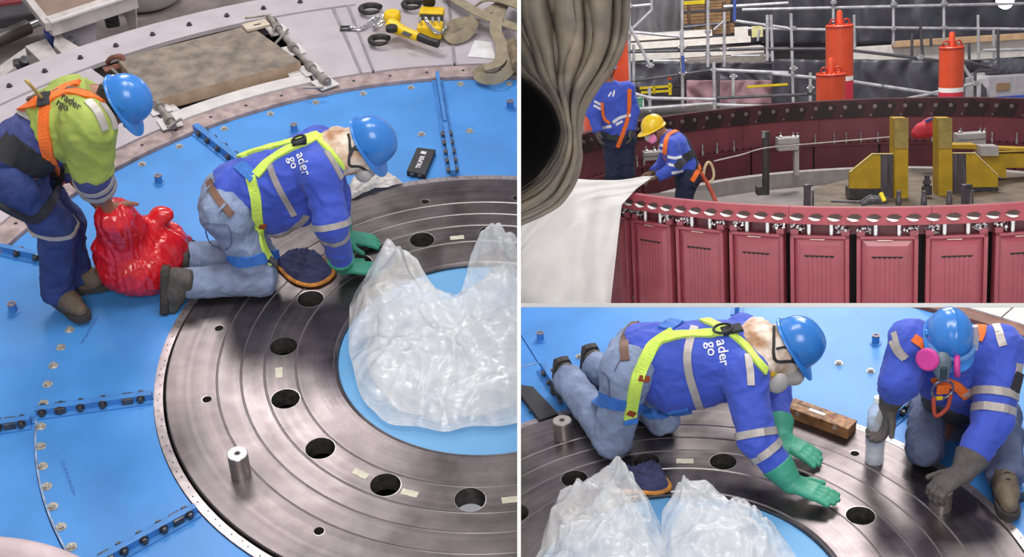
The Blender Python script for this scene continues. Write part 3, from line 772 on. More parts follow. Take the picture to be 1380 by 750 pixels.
# boxes and posts in the pit
def fitted_box(x0, y0, x1, y1, Y, label, post=None):
    t = Thing(S2, 'junction_box', label, 'box', S2.aty((x0+x1)/2, y1, Y), group='grey boxes on the far ring wall')
    t.part('casing', px_box(S2, x0, y0, x1, y1, Y, 0.2, 0.01), M_grey)
    m = MB(); ym = (y0+y1)/2; m.box(S2.aty((x0+x1)/2, ym, Y-0.004), (abs(S2.aty(x1, ym, Y).x-S2.aty(x0, ym, Y).x), 0.01, 0.006)); t.part('lid_seam', m, M_boltd)
    for x in (x0+3, x1-8, x1-2):
        p = S2.aty(x, y0, Y+0.1); m = MB(); m.lathe([(0, 0), (0.03, 0), (0.03, 0.03), (0.014, 0.04), (0.014, 0.08), (0, 0.08)], 10, Matrix.Translation(p)); t.part('cable_gland', m, M_silver, smooth=True)
    if post: t.part('support_post', px_box(S2, *post, Y+0.05, 0.1), M_grey)
fitted_box(1049, 186, 1077, 203, 17.6, 'pale grey junction box on a post beside the dark standing pipe', (1071, 203, 1077, 236))
fitted_box(1291, 180, 1329, 196, 17.2, 'wide grey junction box right of the yellow uprights')
fitted_box(868, 205, 890, 216, 17.0, 'small grey box between the two workers on the rotor')
t = Thing(S2, 'standing_pipe', 'dark upright pipe with clamp inside the rotor ring', 'pipe', S2.aty(1032, 262, 15.9))
t.part('pipe', MB().tube([S2.aty(1032, 177, 15.9), S2.aty(1032, 262, 15.9)], 0.045, 14), mat('pipe_dark', srgb(70, 66, 66), 0.5, 0.3), smooth=True)
t.part('base', px_box(S2, 1021, 252, 1033, 263, 15.85, 0.15), MATS['pipe_dark'])
t.part('clamp', px_box(S2, 1027, 177, 1031, 186, 15.8, 0.05), M_silver)
for x0, x1, lab in ((1085, 1093, 'short dark square post by the front band left of the yellow brackets'), (1298, 1308, 'short dark square post by the front band below the right yellow bracket')):
    t = Thing(S2, 'guide_post', lab, 'post', S2.aty((x0+x1)/2, 278, 12.0), group='short guide posts behind the front band')
    t.part('post', px_box(S2, x0, 249, x1, 280, 12.0, 0.06, 0.003), M_bare); t.part('pin', MB().tube([S2.aty(x1+2.5, 256, 12.05), S2.aty(x1+2.5, 278, 12.05)], 0.012, 8), M_silver)
    t.part('cap_screw', MB().tube([S2.aty(x0+4, 250, 11.98), S2.aty(x1+2, 250, 12.0)], 0.012, 8), M_boltd)
for x, y0, y1, Y, lab in ((1249, 236, 262, 15.2, 'dark centre bolt standing between the yellow uprights'),):
    t = Thing(S2, 'centre_bolt', lab, 'bolt', S2.aty(x, y1, Y)); p0 = S2.aty(x, y1, Y); p1 = S2.aty(x, y0, Y); h_ = p1.z-p0.z
    m = MB(); m.lathe([(0, 0), (0.06, 0), (0.06, h_*.45), (0.03, h_*.5), (0.03, h_), (0, h_)], 16, Matrix.Translation(p0)); t.part('shank', m, M_boltd, smooth=True)
    m = MB(); m.prism([(0.05*math.cos(i*PI/3), 0.05*math.sin(i*PI/3)) for i in range(6)], h_*.55, h_*.75, Matrix.Translation(p0)); t.part('nut', m, M_bare)
for i, (x, lab) in enumerate(((1211, 'small silver pin bolt in front of the left yellow upright'), (1245, 'small silver pin bolt midway between the yellow uprights'), (1279, 'small silver pin bolt below the right yellow upright'))):
    p = S2.aty(x, 276, 12.1); m = MB(); m.lathe([(0, 0), (0.03, 0), (0.03, 0.06), (0.022, 0.075), (0.022, 0.13), (0.012, 0.14), (0, 0.14)], 12, Matrix.Translation(p))
    single(S2, 'pin_bolt', m, M_bare, lab, 'bolt', p, 'pin bolts on the front band', smooth=True)
t = Thing(S2, 'ratchet_clamp', 'black ratchet clamp with a yellow handle behind the front band', 'clamp', S2.aty(1180, 272, 12.1))
t.part('body', MB().tube([S2.aty(1160, 274, 12.1), S2.aty(1172, 269, 12.1), S2.aty(1196, 270, 12.1)], [0.03, 0.05, 0.035], 10), M_boltd, smooth=True)
t.part('handle', MB().tube([S2.aty(1187, 260, 12.1), S2.aty(1192, 271, 12.05)], 0.022, 8), mat('bright_yellow', srgb(230, 205, 30), 0.5))
t.part('bar', MB().tube([S2.aty(1120, 271, 12.1), S2.aty(1165, 272, 12.1)], 0.012, 8), M_bare)
m = MB(); m.tube(catmull([S2.aty(x, y, 15.5) for x, y in ((962, 217), (1000, 208), (1033, 199))]+[S2.aty(1100, 193, 16.5), S2.aty(1203, 184, 16.5)], 6), 0.009, 6)
single(S2, 'lifeline_rope', m, mat('rope_grey', srgb(190, 180, 172), 0.7), 'thin grey lifeline rope stretched across the rotor pit', 'rope', S2.aty(1033, 199, 15.5))
# red sack between the uprights
p = S2.aty(1250, 176, 17.0)
sk = blob([el(p+Vector((0, 0, 0.02)), (0.17, 0.12, 0.11)), el(p+Vector((0.06, 0, 0.10)), (0.10, 0.09, 0.07)), el(p+Vector((-0.12, 0, -0.03)), (0.09, 0.09, 0.06))], 0.02, 0.05, 0.012, 9)
t = Thing(S2, 'red_sack', 'red sack with a blue and white top behind the yellow uprights', 'sack', p); t.part('sack', sk, mat('red_cloth', srgb(190, 40, 58), 0.7), smooth=True, sharp=180)
t.part('top_band', MB().tube(catmull([p+Vector((-0.06, -0.09, 0.135)), p+Vector((0.04, -0.1, 0.17)), p+Vector((0.14, -0.09, 0.15))], 4), 0.022, 8), mat('band_blue', srgb(60, 70, 130), 0.7), smooth=True)

# orange cylinders beyond the ring
def cylinder(label, x0, x1, ytop, ybot, Y, white=None, eyes=True, ped=True):
    a = S2.aty(x0, ytop, Y); b = S2.aty(x1, ytop, Y); r = (b-a).length/2; c = (a+b)/2; zb = S2.aty((x0+x1)/2, ybot, Y).z
    t = Thing(S2, 'orange_cylinder', label, 'cylinder', (c.x, Y, zb), group='orange hydraulic cylinders'); T = Matrix.Translation((c.x, Y, 0))
    zs = zb
    if white:
        z1 = S2.aty(x0, white[0], Y).z; z2 = S2.aty(x0, white[1], Y).z
        m = MB(); m.lathe([(r, zb), (r, z2)], 32, T); t.part('lower_sleeve', m, M_pink, smooth=True)
        m = MB(); m.lathe([(r*1.002, z2), (r*1.002, z1)], 32, T); t.part('white_band', m, M_white, smooth=True); zs = z1
    m = MB(); m.lathe([(r, zs), (r, c.z-0.015), (r-0.012, c.z), (0, c.z)], 32, T); t.part('barrel', m, M_orange, smooth=True)
    m = MB(); m.lathe([(r*1.02, c.z-0.05), (r*1.02, c.z-0.02), (r*0.9, c.z-0.015)], 32, T); t.part('top_flange', m, mat('orange_dark', srgb(170, 52, 38), 0.4), smooth=True)
    if eyes:
        m = MB(); m.lathe([(0, 0), (0.055, 0), (0.05, 0.2), (0.03, 0.235), (0, 0.24)], 12, Matrix.Translation((c.x, Y, c.z))); t.part('lifting_pin', m, M_orange, smooth=True)
        for s in (-1, 1):
            m = MB(); q = [Vector((c.x+s*r*0.5+0.05*math.cos(i*PI/6), Y-0.02, c.z+0.04+0.05*math.sin(i*PI/6))) for i in range(12)]; m.tube(q, 0.014, 6, closed=True); t.part('lifting_eye', m, MATS['orange_dark'], smooth=True)
    for i in range(10):
        an = PI+PI*i/9; m = MB(); m.lathe([(0, 0), (0.018, 0), (0.018, 0.02), (0, 0.02)], 6, Matrix.Translation((c.x+0.85*r*math.cos(an), Y+0.85*r*math.sin(an), c.z-0.005))); t.part('cap_bolt', m, MATS['orange_dark'])
cylinder('tall orange cylinder with lifting pin at the centre of the rotor backdrop', 1113, 1149.5, 33, 150, 22.0, (103, 109))
cylinder('shorter orange cylinder standing in front of the tall one', 1100, 1139, 98, 150, 21.0)
cylinder('orange cylinder with white band and pink base at the right', 1266.5, 1299, 62, 146, 22.0, (118, 124))
cylinder('large orange cylinder behind the tarpaulin and the standing worker', 780, 845, 38, 205, 20.6, None, False)

# ------------------------------------------------------------------ backdrop of the hall
def drape(name, label, cat, x0, y0, x1, y1, Y, m, folds=9, amp=0.10, seed=0, sag=0.0):
    A = S2.aty(x0, y0, Y); B = S2.aty(x1, y0, Y); C_ = S2.aty(x0, y1, Y); D = S2.aty(x1, y1, Y)
    def fn(u, v):
        p = (A*(1-u)+B*u)*(1-v)+(C_*(1-u)+D*u)*v
        n_ = noise.noise(Vector((u*folds*0.7+seed, v*1.3, seed)))*amp*1.6+math.sin(u*folds*2*PI+3*noise.noise(Vector((u*3+seed, v*2, 0))))*amp*0.4
        return Vector((p.x, p.y+n_, p.z-sag*math.sin(PI*u)))
    mb = MB().grid(fn, 70, 14, 0.01); return single(S2, name, mb, m, label, cat, (A+D)/2, smooth=True, sharp=180, clip=True)
drape('black_curtain', 'dark grey plastic curtain hanging across the upper right backdrop', 'curtain', 985, -30, 1460, 60, 30.0, M_drape, 12, 0.14, 1)
drape('black_curtain', 'low dark plastic curtain behind the tall orange cylinders', 'curtain', 1040, 80, 1345, 150, 26.0, M_drape, 10, 0.12, 4)
drape('grey_sheet', 'light grey sheeting hung at the far left of the backdrop', 'sheet', 838, -20, 922, 48, 29.0, M_drape2, 4, 0.08, 7)
drape('dark_tarp', 'dark tarp lying low behind the scaffolding at left', 'tarp', 840, 84, 1060, 118, 26.55, M_drape, 7, 0.1, 9)
drape('pink_tarp', 'faded pink tarp low behind the scaffolding', 'tarp', 925, 108, 1075, 140, 26.2, mat('faded_pink', srgb(168, 132, 140), 0.7, var=0.15, vscale=2), 6, 0.08, 11)
def bar_box(name, label, cat, x0, y0, x1, y1, Y, depth, m, bev=0.01):
    return single(S2, name, px_box(S2, x0, y0, x1, y1, Y, depth, bev), m, label, cat, S2.aty((x0+x1)/2, y1, Y), clip=True)
bar_box('pale_panel', 'long pale cream panel beyond the orange cylinders', 'panel', 1140, 56, 1440, 82, 28.0, 0.3, M_panelw)
bar_box('tan_panel', 'tan board lying on the long pale panel', 'panel', 1205, 50, 1400, 58, 27.8, 0.2, mat('tan_board', srgb(214, 176, 140), 0.6))
bar_box('white_beam', 'upper white beam stacked behind the left scaffolding', 'beam', 848, 44, 960, 52, 27.5, 0.4, M_panelw)
bar_box('white_beam', 'middle white beam stacked behind the left scaffolding', 'beam', 848, 54, 1012, 62, 27.3, 0.4, M_panelw)
bar_box('white_beam', 'lower white beam stacked behind the left scaffolding', 'beam', 846, 68, 1030, 77, 27.1, 0.4, M_panelw)
bar_box('white_beam', 'thick lowest pale beam behind the left scaffolding', 'beam', 905, 77, 1032, 88, 26.9, 0.4, mat('dusty_beam', srgb(160, 150, 145), 0.7))
for (x0, y0, x1, y1, lab) in ((921, 2, 984, 13, 'top brown timber crate under the yellow tube'), (921, 17, 984, 31, 'middle brown timber crate behind the scaffolding'), (935, 33, 990, 46, 'lowest brown timber crate behind the scaffolding')):
    t = Thing(S2, 'timber_crate', lab, 'crate', S2.aty((x0+x1)/2, y1, 28.5), group='stacked timber crates')
    for q in range(3):
        yy = y0+(y1-y0)*q/3; t.part('plank', px_box(S2, x0, yy+0.3, x1, yy+(y1-y0)/3-0.3, 28.5, 0.3), M_wood)
    for x in (x0+8, (x0+x1)/2, x1-8): t.part('batten', px_box(S2, x-2, y0, x+2, y1, 28.45, 0.05), mat('dark_batten', srgb(110, 84, 62), 0.7))
for x0, y0, x1, y1, lab, m in ((990, 36, 1008, 51, 'white paper sheet hanging on the scaffolding', M_panelw), (1013, 35, 1028, 50, 'pale yellow paper sheet hanging on the scaffolding', mat('yellow_paper', srgb(226, 220, 160), 0.6))):
    bar_box('hanging_sheet', lab, 'sheet', x0, y0, x1, y1, 25.9, 0.01, m, 0.0)
t = Thing(S2, 'exit_sign', 'green and white safety sign on the scaffolding beside the standing worker', 'sign', S2.aty(858, 148, 24.6))
t.part('board', px_box(S2, 847.5, 131, 868, 147, 24.6, 0.02), mat('sign_white', srgb(215, 225, 220), 0.5))
for (a, b, c, d) in ((849, 132, 855, 139), (857, 132, 867, 135.5), (857, 137, 866, 139), (849, 141, 866, 146)): t.part('sign_field', px_box(S2, a, b, c, d, 24.58, 0.01), mat('sign_green', srgb(60, 150, 110), 0.5))
t = Thing(S2, 'yellow_barrier', 'yellow barrier frame behind the scaffolding left of centre', 'barrier', S2.aty(885, 128, 25.5))
for (a, b, c, d) in ((862, 116, 906, 119), (864, 122, 904, 125), (901, 112, 905, 128), (880, 116, 883, 126)): t.part('rail', px_box(S2, a, b, c, d, 25.5, 0.05), mat('barrier_yellow', srgb(222, 196, 20), 0.5))
bar_box('yellow_tube', 'yellow tube lying high on the timber crates', 'tube', 920, 1, 950, 6, 27.9, 0.1, MATS['barrier_yellow'])
bar_box('yellow_hose', 'long yellow hose hung low beside the left orange cylinder', 'hose', 1007, 114, 1062, 117, 25.8, 0.06, MATS['barrier_yellow'])
m = MB().sphere(S2.aty(902, 105, 25.3), 0.045, 12, 8); single(S2, 'orange_beacon', m, M_orange, 'small round orange beacon lamp on the scaffolding', 'lamp', S2.aty(902, 105, 25.3), smooth=True)
# site cabinet at the right
t = Thing(S2, 'site_cabinet', 'grey site cabinet with blue label strip at the far right', 'cabinet', S2.aty(1355, 146, 25.0))
t.part('body', px_box(S2, 1333, 102, 1420, 150, 25.0, 1.2), mat('cabinet_grey', srgb(178, 174, 180), 0.5))
t.part('side_panel', px_prism(MB(), S2, [(1313, 108), (1334, 103), (1334, 150), (1313, 150)], 25.05, 0.5), mat('cabinet_side', srgb(196, 192, 196), 0.5))
t.part('blue_strip', px_box(S2, 1341, 128, 1420, 136, 24.97, 0.05), mat('label_blue', srgb(62, 92, 190), 0.5))
t.part('brown_mark', px_box(S2, 1343, 112, 1361, 122, 24.98, 0.03), mat('mark_brown', srgb(150, 122, 92), 0.7))
t.part('door_gap', px_prism(MB(), S2, [(1323, 112), (1330, 120), (1330, 140), (1322, 132)], 25.0, 0.02), M_drape)
sk = [S2.aty(1336, 93, 25.5), S2.aty(1420, 92, 25.5)]
single(S2, 'rolled_cover', blob([rc(sk[0], sk[1], 0.13, 0.16), rc(sk[0]+Vector((0.1, 0, 0.12)), sk[1], 0.09, 0.14)], 0.03, 0.06, 0.02, 5), M_drape, 'dark rolled cover lying on top of the site cabinet', 'cover', sk[0], smooth=True, sharp=180)
t = Thing(S2, 'floodlight', 'bright floodlight lamp at the upper right corner', 'lamp', S2.aty(1355, 10, 27.5))
t.part('housing', px_prism(MB(), S2, [(1340, -10), (1370, -10), (1368, 7), (1342, 7)], 27.55, 0.15), M_boltd)
pl_ = S2.aty(1355, 1, 27.5); t.part('lens', MB().lathe([(0, 0), (0.17, 0), (0.17, 0.03), (0, 0.05)], 20, Matrix.Translation(pl_) @ Matrix.Rotation(PI/2, 4, 'X')), mat('lamp_glow', (1, 0.98, 0.95), 0.5, emit=14), smooth=True)

# scaffolding: every tube a part
M_cpl = mat('coupler', srgb(190, 190, 195), 0.35, 0.8)
cp = MB(); cp.box((0, 0, 0), (0.1, 0.1, 0.09), None, 0.015); cp.tube([(-0.07, -0.03, 0.0), (0.07, -0.03, 0.0)], 0.014, 6); ME_cp = build_mesh('coupler', cp, M_cpl)
def scaffold(name_lab, Y, tubes, cps=()):
    p0 = S2.aty(tubes[0][0], tubes[0][1], Y); t = Thing(S2, 'scaffold', name_lab, 'scaffold', p0, clip=True)
    for tb in tubes:
        x0, y0, x1, y1 = tb[:4]; dy = tb[4] if len(tb) > 4 else 0.0; d = tb[5] if len(tb) > 5 else 0
        r = 0.030 if d != 2 else 0.022
        t.part('scaffold_tube', MB().tube([S2.aty(x0, y0, Y+dy), S2.aty(x1, y1, Y+dy)], r, 8), (M_scaf, M_scafd, M_scaf, mat('blue_tube', srgb(70, 90, 170), 0.5))[d], smooth=True)
    for x, y in cps: t.inst('coupler', ME_cp, S2.aty(x, y, Y-0.03))
scaffold('galvanised scaffold grid at the upper right with tall posts and rails', 26.6, [
 (1123, -20, 1123, 30), (1204, -20, 1204, 60), (1272, -20, 1272, 55), (1066, 18, 1069, 140, -1), (1151, 20, 1152, 65), (1318, 20, 1319, 80), (1339, 38, 1340, 92),
 (1000, 13, 1460, 3), (1000, 38, 1115, 40), (1150, 37, 1460, 40), (1240, 30, 1244, 80, -.5, 1), (1229, 45, 1229, 80, -.5, 1), (1306, 58, 1307, 145, -.5, 1), (1092, 98, 1092, 145, -1.5), (1254, 44, 1255, 62, 0, 1)],
 [(1123, 3), (1204, 5), (1272, 4), (1204, 38), (1272, 37), (1069, 38), (1123, 36)])
scaffold('dark guard rails of scaffold tube behind the orange cylinders', 24.2, [
 (1035, 66, 1112, 66, 0, 1), (1150, 68, 1268, 82, 0, 1), (1298, 82, 1345, 93, 0, 1), (1040, 99, 1102, 105), (1150, 110, 1265, 127), (1205, 137, 1315, 112), (1040, 130, 1100, 126, 0, 1), (1315, 96, 1345, 93, 0, 1), (1314, 96, 1314, 145, 0, 1), (1298, 88, 1315, 116), (1345, 40, 1345, 98, 0, 1), (1325, 68, 1460, 64, 0.4), (1189, 112, 1190, 145, 0, 1)],
 [(1314, 112), (1069, 92), (1240, 77), (1092, 118)])
scaffold('galvanised scaffold of posts and long rails behind the workers', 24.8, [
 (848, -10, 848, 150), (854, 60, 854, 150), (919, -10, 920, 145), (918, 40, 919, 92, -.3), (954, -10, 954, 90, -.3), (976, 16, 976, 90, -.3), (1034, 20, 1034, 82, -.3), (1039, 20, 1041, 82, -.3), (962, 84, 963, 150, -.8), (988, 100, 988, 150, -.8), (968, 100, 968, 146, -.8, 1), (875, 118, 876, 150, -.8), (990, -10, 990, 28, -.3, 3), (920, 75, 921, 98, -.5, 3),
 (845, 70, 1062, 65, 0, 1), (850, 43, 915, 49), (848, 9, 878, 6), (878, -10, 878, 14), (878, 14, 853, 38), (849, 36, 876, 88, -.2), (846, 110, 960, 94, 0, 1), (965, 94, 1062, 98, -.5), (840, 122, 876, 132, -1), (876, 132, 965, 134, -1), (965, 132, 1062, 128, -1, 1), (845, 148, 960, 139, -1), (966, 141, 1062, 144, -1), (920, 37, 978, 31, 0, 1), (975, 9, 1062, 4, .5), (990, 28, 1062, 38, .3), (880, 82, 915, 82), (1021, 55, 1024, 40, -.3, 2), (976, 28, 962, 40, -.4, 2), (985, 75, 1024, 75, 0, 2)],
 [(848, 44), (919, 64), (920, 98), (954, 42), (954, 74), (962, 94), (988, 103), (976, 66), (919, 82), (876, 88), (1035, 34), (848, 8), (875, 132), (963, 141), (988, 141), (1034, 75)])
# ================================================================== people
M_skin = mat('skin', srgb(150, 102, 82), 0.5, var=0.06, vscale=12)
M_royal = mat('royal_blue_cotton', srgb(62, 86, 194), 0.8, var=0.07, vscale=9, bump=0.25, bscale=45, sheen=0.1)
M_navy = mat('navy_cotton', srgb(66, 74, 132), 0.8, var=0.08, vscale=9, bump=0.25, bscale=45)
M_lime = mat('hivis_lime', srgb(156, 172, 80), 0.75, var=0.07, vscale=8, bump=0.25, bscale=40)
M_jean = mat('faded_denim', srgb(134, 148, 178), 0.85, var=0.13, vscale=10, bump=0.35, bscale=55)
M_jeand = mat('dark_denim', srgb(46, 62, 118), 0.85, var=0.14, vscale=8, bump=0.35, bscale=55)
M_jeang = mat('grey_denim', srgb(88, 98, 128), 0.85, var=0.12, vscale=8, bump=0.35, bscale=55)
M_tape = mat('reflective_tape', srgb(176, 168, 164), 0.45, 0.25, var=0.05, vscale=30)
M_boot = mat('boot_leather', srgb(108, 94, 78), 0.65, var=0.16, vscale=18, bump=0.3, bscale=60)
M_bootd = mat('grey_boot_leather', srgb(80, 76, 72), 0.65, var=0.16, vscale=18, bump=0.3, bscale=60)
M_sole = mat('boot_sole', srgb(62, 58, 56), 0.8, var=0.1)
M_gloveg = mat('green_rubber', srgb(66, 158, 130), 0.45, var=0.08, vscale=12, bump=0.15, bscale=90)
M_gloved = mat('grey_work_glove', srgb(92, 86, 84), 0.8, var=0.12, vscale=15, bump=0.3, bscale=80)
M_hatb = mat('blue_helmet', srgb(50, 124, 206), 0.28, var=0.03, coat=0.3)
M_haty = mat('yellow_helmet', srgb(236, 196, 30), 0.3, var=0.03, coat=0.3)
M_strapy = mat('lime_webbing', srgb(206, 236, 96), 0.7, var=0.05, vscale=60)
M_strapb = mat('blue_webbing', srgb(54, 112, 196), 0.7, var=0.08, vscale=60)
M_strapo = mat('orange_webbing', srgb(238, 112, 40), 0.7, var=0.06, vscale=60)
M_strapk = mat('black_webbing', srgb(44, 44, 48), 0.75, var=0.1, vscale=60)
M_print = mat('white_print', srgb(225, 225, 230), 0.7, var=0.02); M_printk = mat('black_print', srgb(34, 36, 40), 0.7, var=0.02)

def head_prims(c, up, fwd, g=0.0):
    F = frame(fwd, up); M = np.array(F); c = Vector(c); P = lambda x, y, z: c+F @ Vector((x, y, z))
    return [el(c+F @ Vector((-0.005, 0, 0.02)), (0.098, 0.076, 0.10), M), rc(P(0.02, 0, -0.03), P(0.055, 0, -0.085), 0.06, 0.036),
            rc(P(0.092, 0, 0.012), P(0.108, 0, -0.022), 0.010, 0.015, k=0.012), el(P(0.08, 0.032, 0.022), (0.014, 0.018, 0.011), M, k=0.01), el(P(0.08, -0.032, 0.022), (0.014, 0.018, 0.011), M, k=0.01),
            rc(P(0.086, -0.02, -0.058), P(0.086, 0.02, -0.058), 0.009, 0.009, k=0.01),
            el(P(-0.008, 0.078, 0.0), (0.022, 0.010, 0.032), M, k=0.006), el(P(-0.008, -0.078, 0.0), (0.022, 0.010, 0.032), M, k=0.006)]
def cutp(a, b): return [(b, np.array(b)-np.array(a))]
def hand_prims(W, f, n, s, curl=(0.15, 0.3, 0.3), size=1.0, r0=0.0115, spread=0.10, thumb=None):
    """W wrist, f finger direction, n outwards from the palm, s towards the thumb"""
    W = Vector(W); f = Vector(f).normalized(); n = Vector(n); n = (n-f*n.dot(f)).normalized(); s = Vector(s); s = (s-f*s.dot(f)-n*s.dot(n)).normalized()
    L = []; q = size
    off = (0.032, 0.011, -0.011, -0.031); ln = (0.074, 0.082, 0.076, 0.060)
    for o, l in zip(off, ln):
        b = W+f*(0.09*q)+s*o*q*0.98; L.append(rc(W+f*0.015*q+s*o*q*0.62, b, 0.0185*q, 0.0155*q, k=0.018))
        d = (f+s*o/0.03*spread); d.normalize(); p = b; ang = 0; rr = r0*1.08*q
        for i, part in enumerate((0.45, 0.30, 0.25)):
            ang += curl[i]; dd = d*math.cos(ang)+n*math.sin(ang); e = p+dd*l*part*q; L.append(rc(p, e, rr, rr*0.93, k=0.004)); p = e; rr *= 0.93
    d1 = thumb or (f*0.62+s*0.75+n*0.25); d1 = Vector(d1).normalized(); b = W+f*0.022*q+s*0.024*q
    e = b+d1*0.055*q; L.append(rc(b, e, 0.0175*q, 0.0135*q, k=0.012)); e2 = e+(d1*0.75+f*0.6).normalized()*0.045*q; L.append(rc(e, e2, 0.0128*q, 0.0105*q, k=0.004))
    return L
BOOT = 1.0
def boot_parts(t, A, x, z, m, S, lacecol=None, q=1.0):
    """ankle A, toe direction x, z away from the sole"""
    F = frame(x, z); A = Vector(A); q = BOOT; P = lambda a, b, c: A+F @ Vector((a*q, b*q, c*q)); up = np.array(F @ Vector((0, 0, -1)))
    cut = [(P(0, 0, -0.085), up)]
    mb = blob([rc(P(-0.005, 0, 0.07), P(-0.005, 0, 0.0), 0.050*q, 0.050*q, cut=[(P(0, 0, 0.03), -up)]), rc(P(-0.02, 0, -0.05), P(0.07, 0, -0.055), 0.047*q, 0.048*q, cut=cut), rc(P(0.05, 0, -0.052), P(0.15, 0, -0.062), 0.047*q, 0.036*q, cut=cut), rc(P(0, 0, 0.0), P(0.09, 0, -0.045), 0.05*q, 0.04*q, cut=cut)], 0.008, 0.025, 0.003, 22)
    b = t.part('boot', mb, m, smooth=True, sharp=180)
    out = [(-0.068, -0.03), (-0.072, 0.0), (-0.068, 0.03), (-0.04, 0.043), (0.05, 0.044), (0.11, 0.052), (0.165, 0.046), (0.195, 0.022), (0.2, 0.0), (0.195, -0.022), (0.165, -0.046), (0.11, -0.052), (0.05, -0.044), (-0.04, -0.043)]
    sm = MB(); sm.prism([(a*q, b*q) for a, b in out], -0.112*q, -0.080*q, Matrix.Translation(A) @ F.to_4x4())
    for i in range(7): sm.box(P(-0.05+0.036*i, 0, -0.115), (0.018*q, 0.075*q, 0.01*q), F)
    t.part('sole', sm, M_sole, b)
    lm = MB()
    for i in range(4):
        xx = 0.045+0.022*i; zz = 0.028-0.020*i
        lm.tube([P(xx, -0.03, zz-0.006), P(xx+0.004, 0, zz+0.010), P(xx, 0.03, zz-0.006)], 0.004, 6)
    t.part('laces', lm, lacecol or M_strapk, b)
def hard_hat(t, c, up, fwd, m, sc=1.0, strap=True, band=True):
    """c = centre of the rim plane"""
    F = frame(fwd, up); c = Vector(c); n = 48; rings = []
    def rim(az): return Vector((0.138*math.cos(az)-0.002, 0.112*math.sin(az), 0))
    H = 0.142
    for i in range(13):
        t_ = i/12; ph = t_*PI/2; row = []
        for k in range(n):
            az = 2*PI*k/n; r = rim(az)*(math.sin(ph)**0.92 if ph > 0 else 0.0); z = H*(math.cos(ph)**0.9 if ph < PI/2-1e-6 else 0)
            p = Vector((r.x, r.y, z))
            for y0, w_, h_ in ((0, 0.012, 0.006), (0.042, 0.008, 0.004), (-0.042, 0.008, 0.004)):
                if t_ < 0.85: p += Vector((0, 0, 1))*h_*math.exp(-((r.y-y0)/w_)**2)*(1-t_*0.4)
            row.append(p)
        rings.append(row)
    def br(az): return 0.014+0.052*max(0, math.cos(az))**2.2
    for ex, dz in ((0.6, -0.004), (1.0, -0.012)):
        rings.append([rim(2*PI*k/n)*(1+0)+Vector((math.cos(2*PI*k/n), math.sin(2*PI*k/n), 0))*br(2*PI*k/n)*ex+Vector((0, 0, dz-0.014*ex*max(0, math.cos(2*PI*k/n)))) for k in range(n)])
    rings.append([p+Vector((0, 0, -0.004)) for p in rings[-1]])
    rings.append([rim(2*PI*k/n)*0.985+Vector((0, 0, -0.008)) for k in range(n)])
    for i in range(11, 0, -1): rings.append([p*0.965 for p in rings[i]])
    V = [c+F @ (p*sc) for row in rings for p in row]; Fc = []
    for i in range(len(rings)-1):
        for k in range(n): Fc.append((i*n+k, i*n+(k+1) % n, (i+1)*n+(k+1) % n, (i+1)*n+k))
    mb = MB().add(V, Fc); bm_ = t.part('hard_hat', mb, m, smooth=True, sharp=50)
    # rim bead and slot lugs
    bd = MB(); bd.tube([c+F @ ((rim(2*PI*k/n)*1.012+Vector((0, 0, 0.004)))*sc) for k in range(n)], 0.004*sc, 6, closed=True); t.part('hat_bead', bd, m, bm_, smooth=True)
    for s in (-1, 1): t.part('slot_lug', MB().box(c+F @ (Vector((0.0, s*0.114, 0.022))*sc), (0.03*sc, 0.012*sc, 0.022*sc), F, 0.003), m, bm_)
    if band:
        sb = MB(); sb.tube([c+F @ (Vector((0.115*math.cos(a), 0.092*math.sin(a), -0.018))*sc) for a in [2*PI*k/32 for k in range(32)]], 0.008*sc, 6, closed=True); t.part('headband', sb, M_strapk, bm_, smooth=True)
    if strap:
        for s in (-1, 1):
            ch = MB(); ch.tube(catmull([c+F @ (Vector((0.02, s*0.100, -0.01))*sc), c+F @ (Vector((0.03, s*0.09, -0.08))*sc), c+F @ (Vector((0.055, s*0.045, -0.145))*sc), c+F @ (Vector((0.062, 0, -0.155))*sc)], 5), 0.006, 6); t.part('chin_strap', ch, M_strapk, bm_, smooth=True)
    return bm_
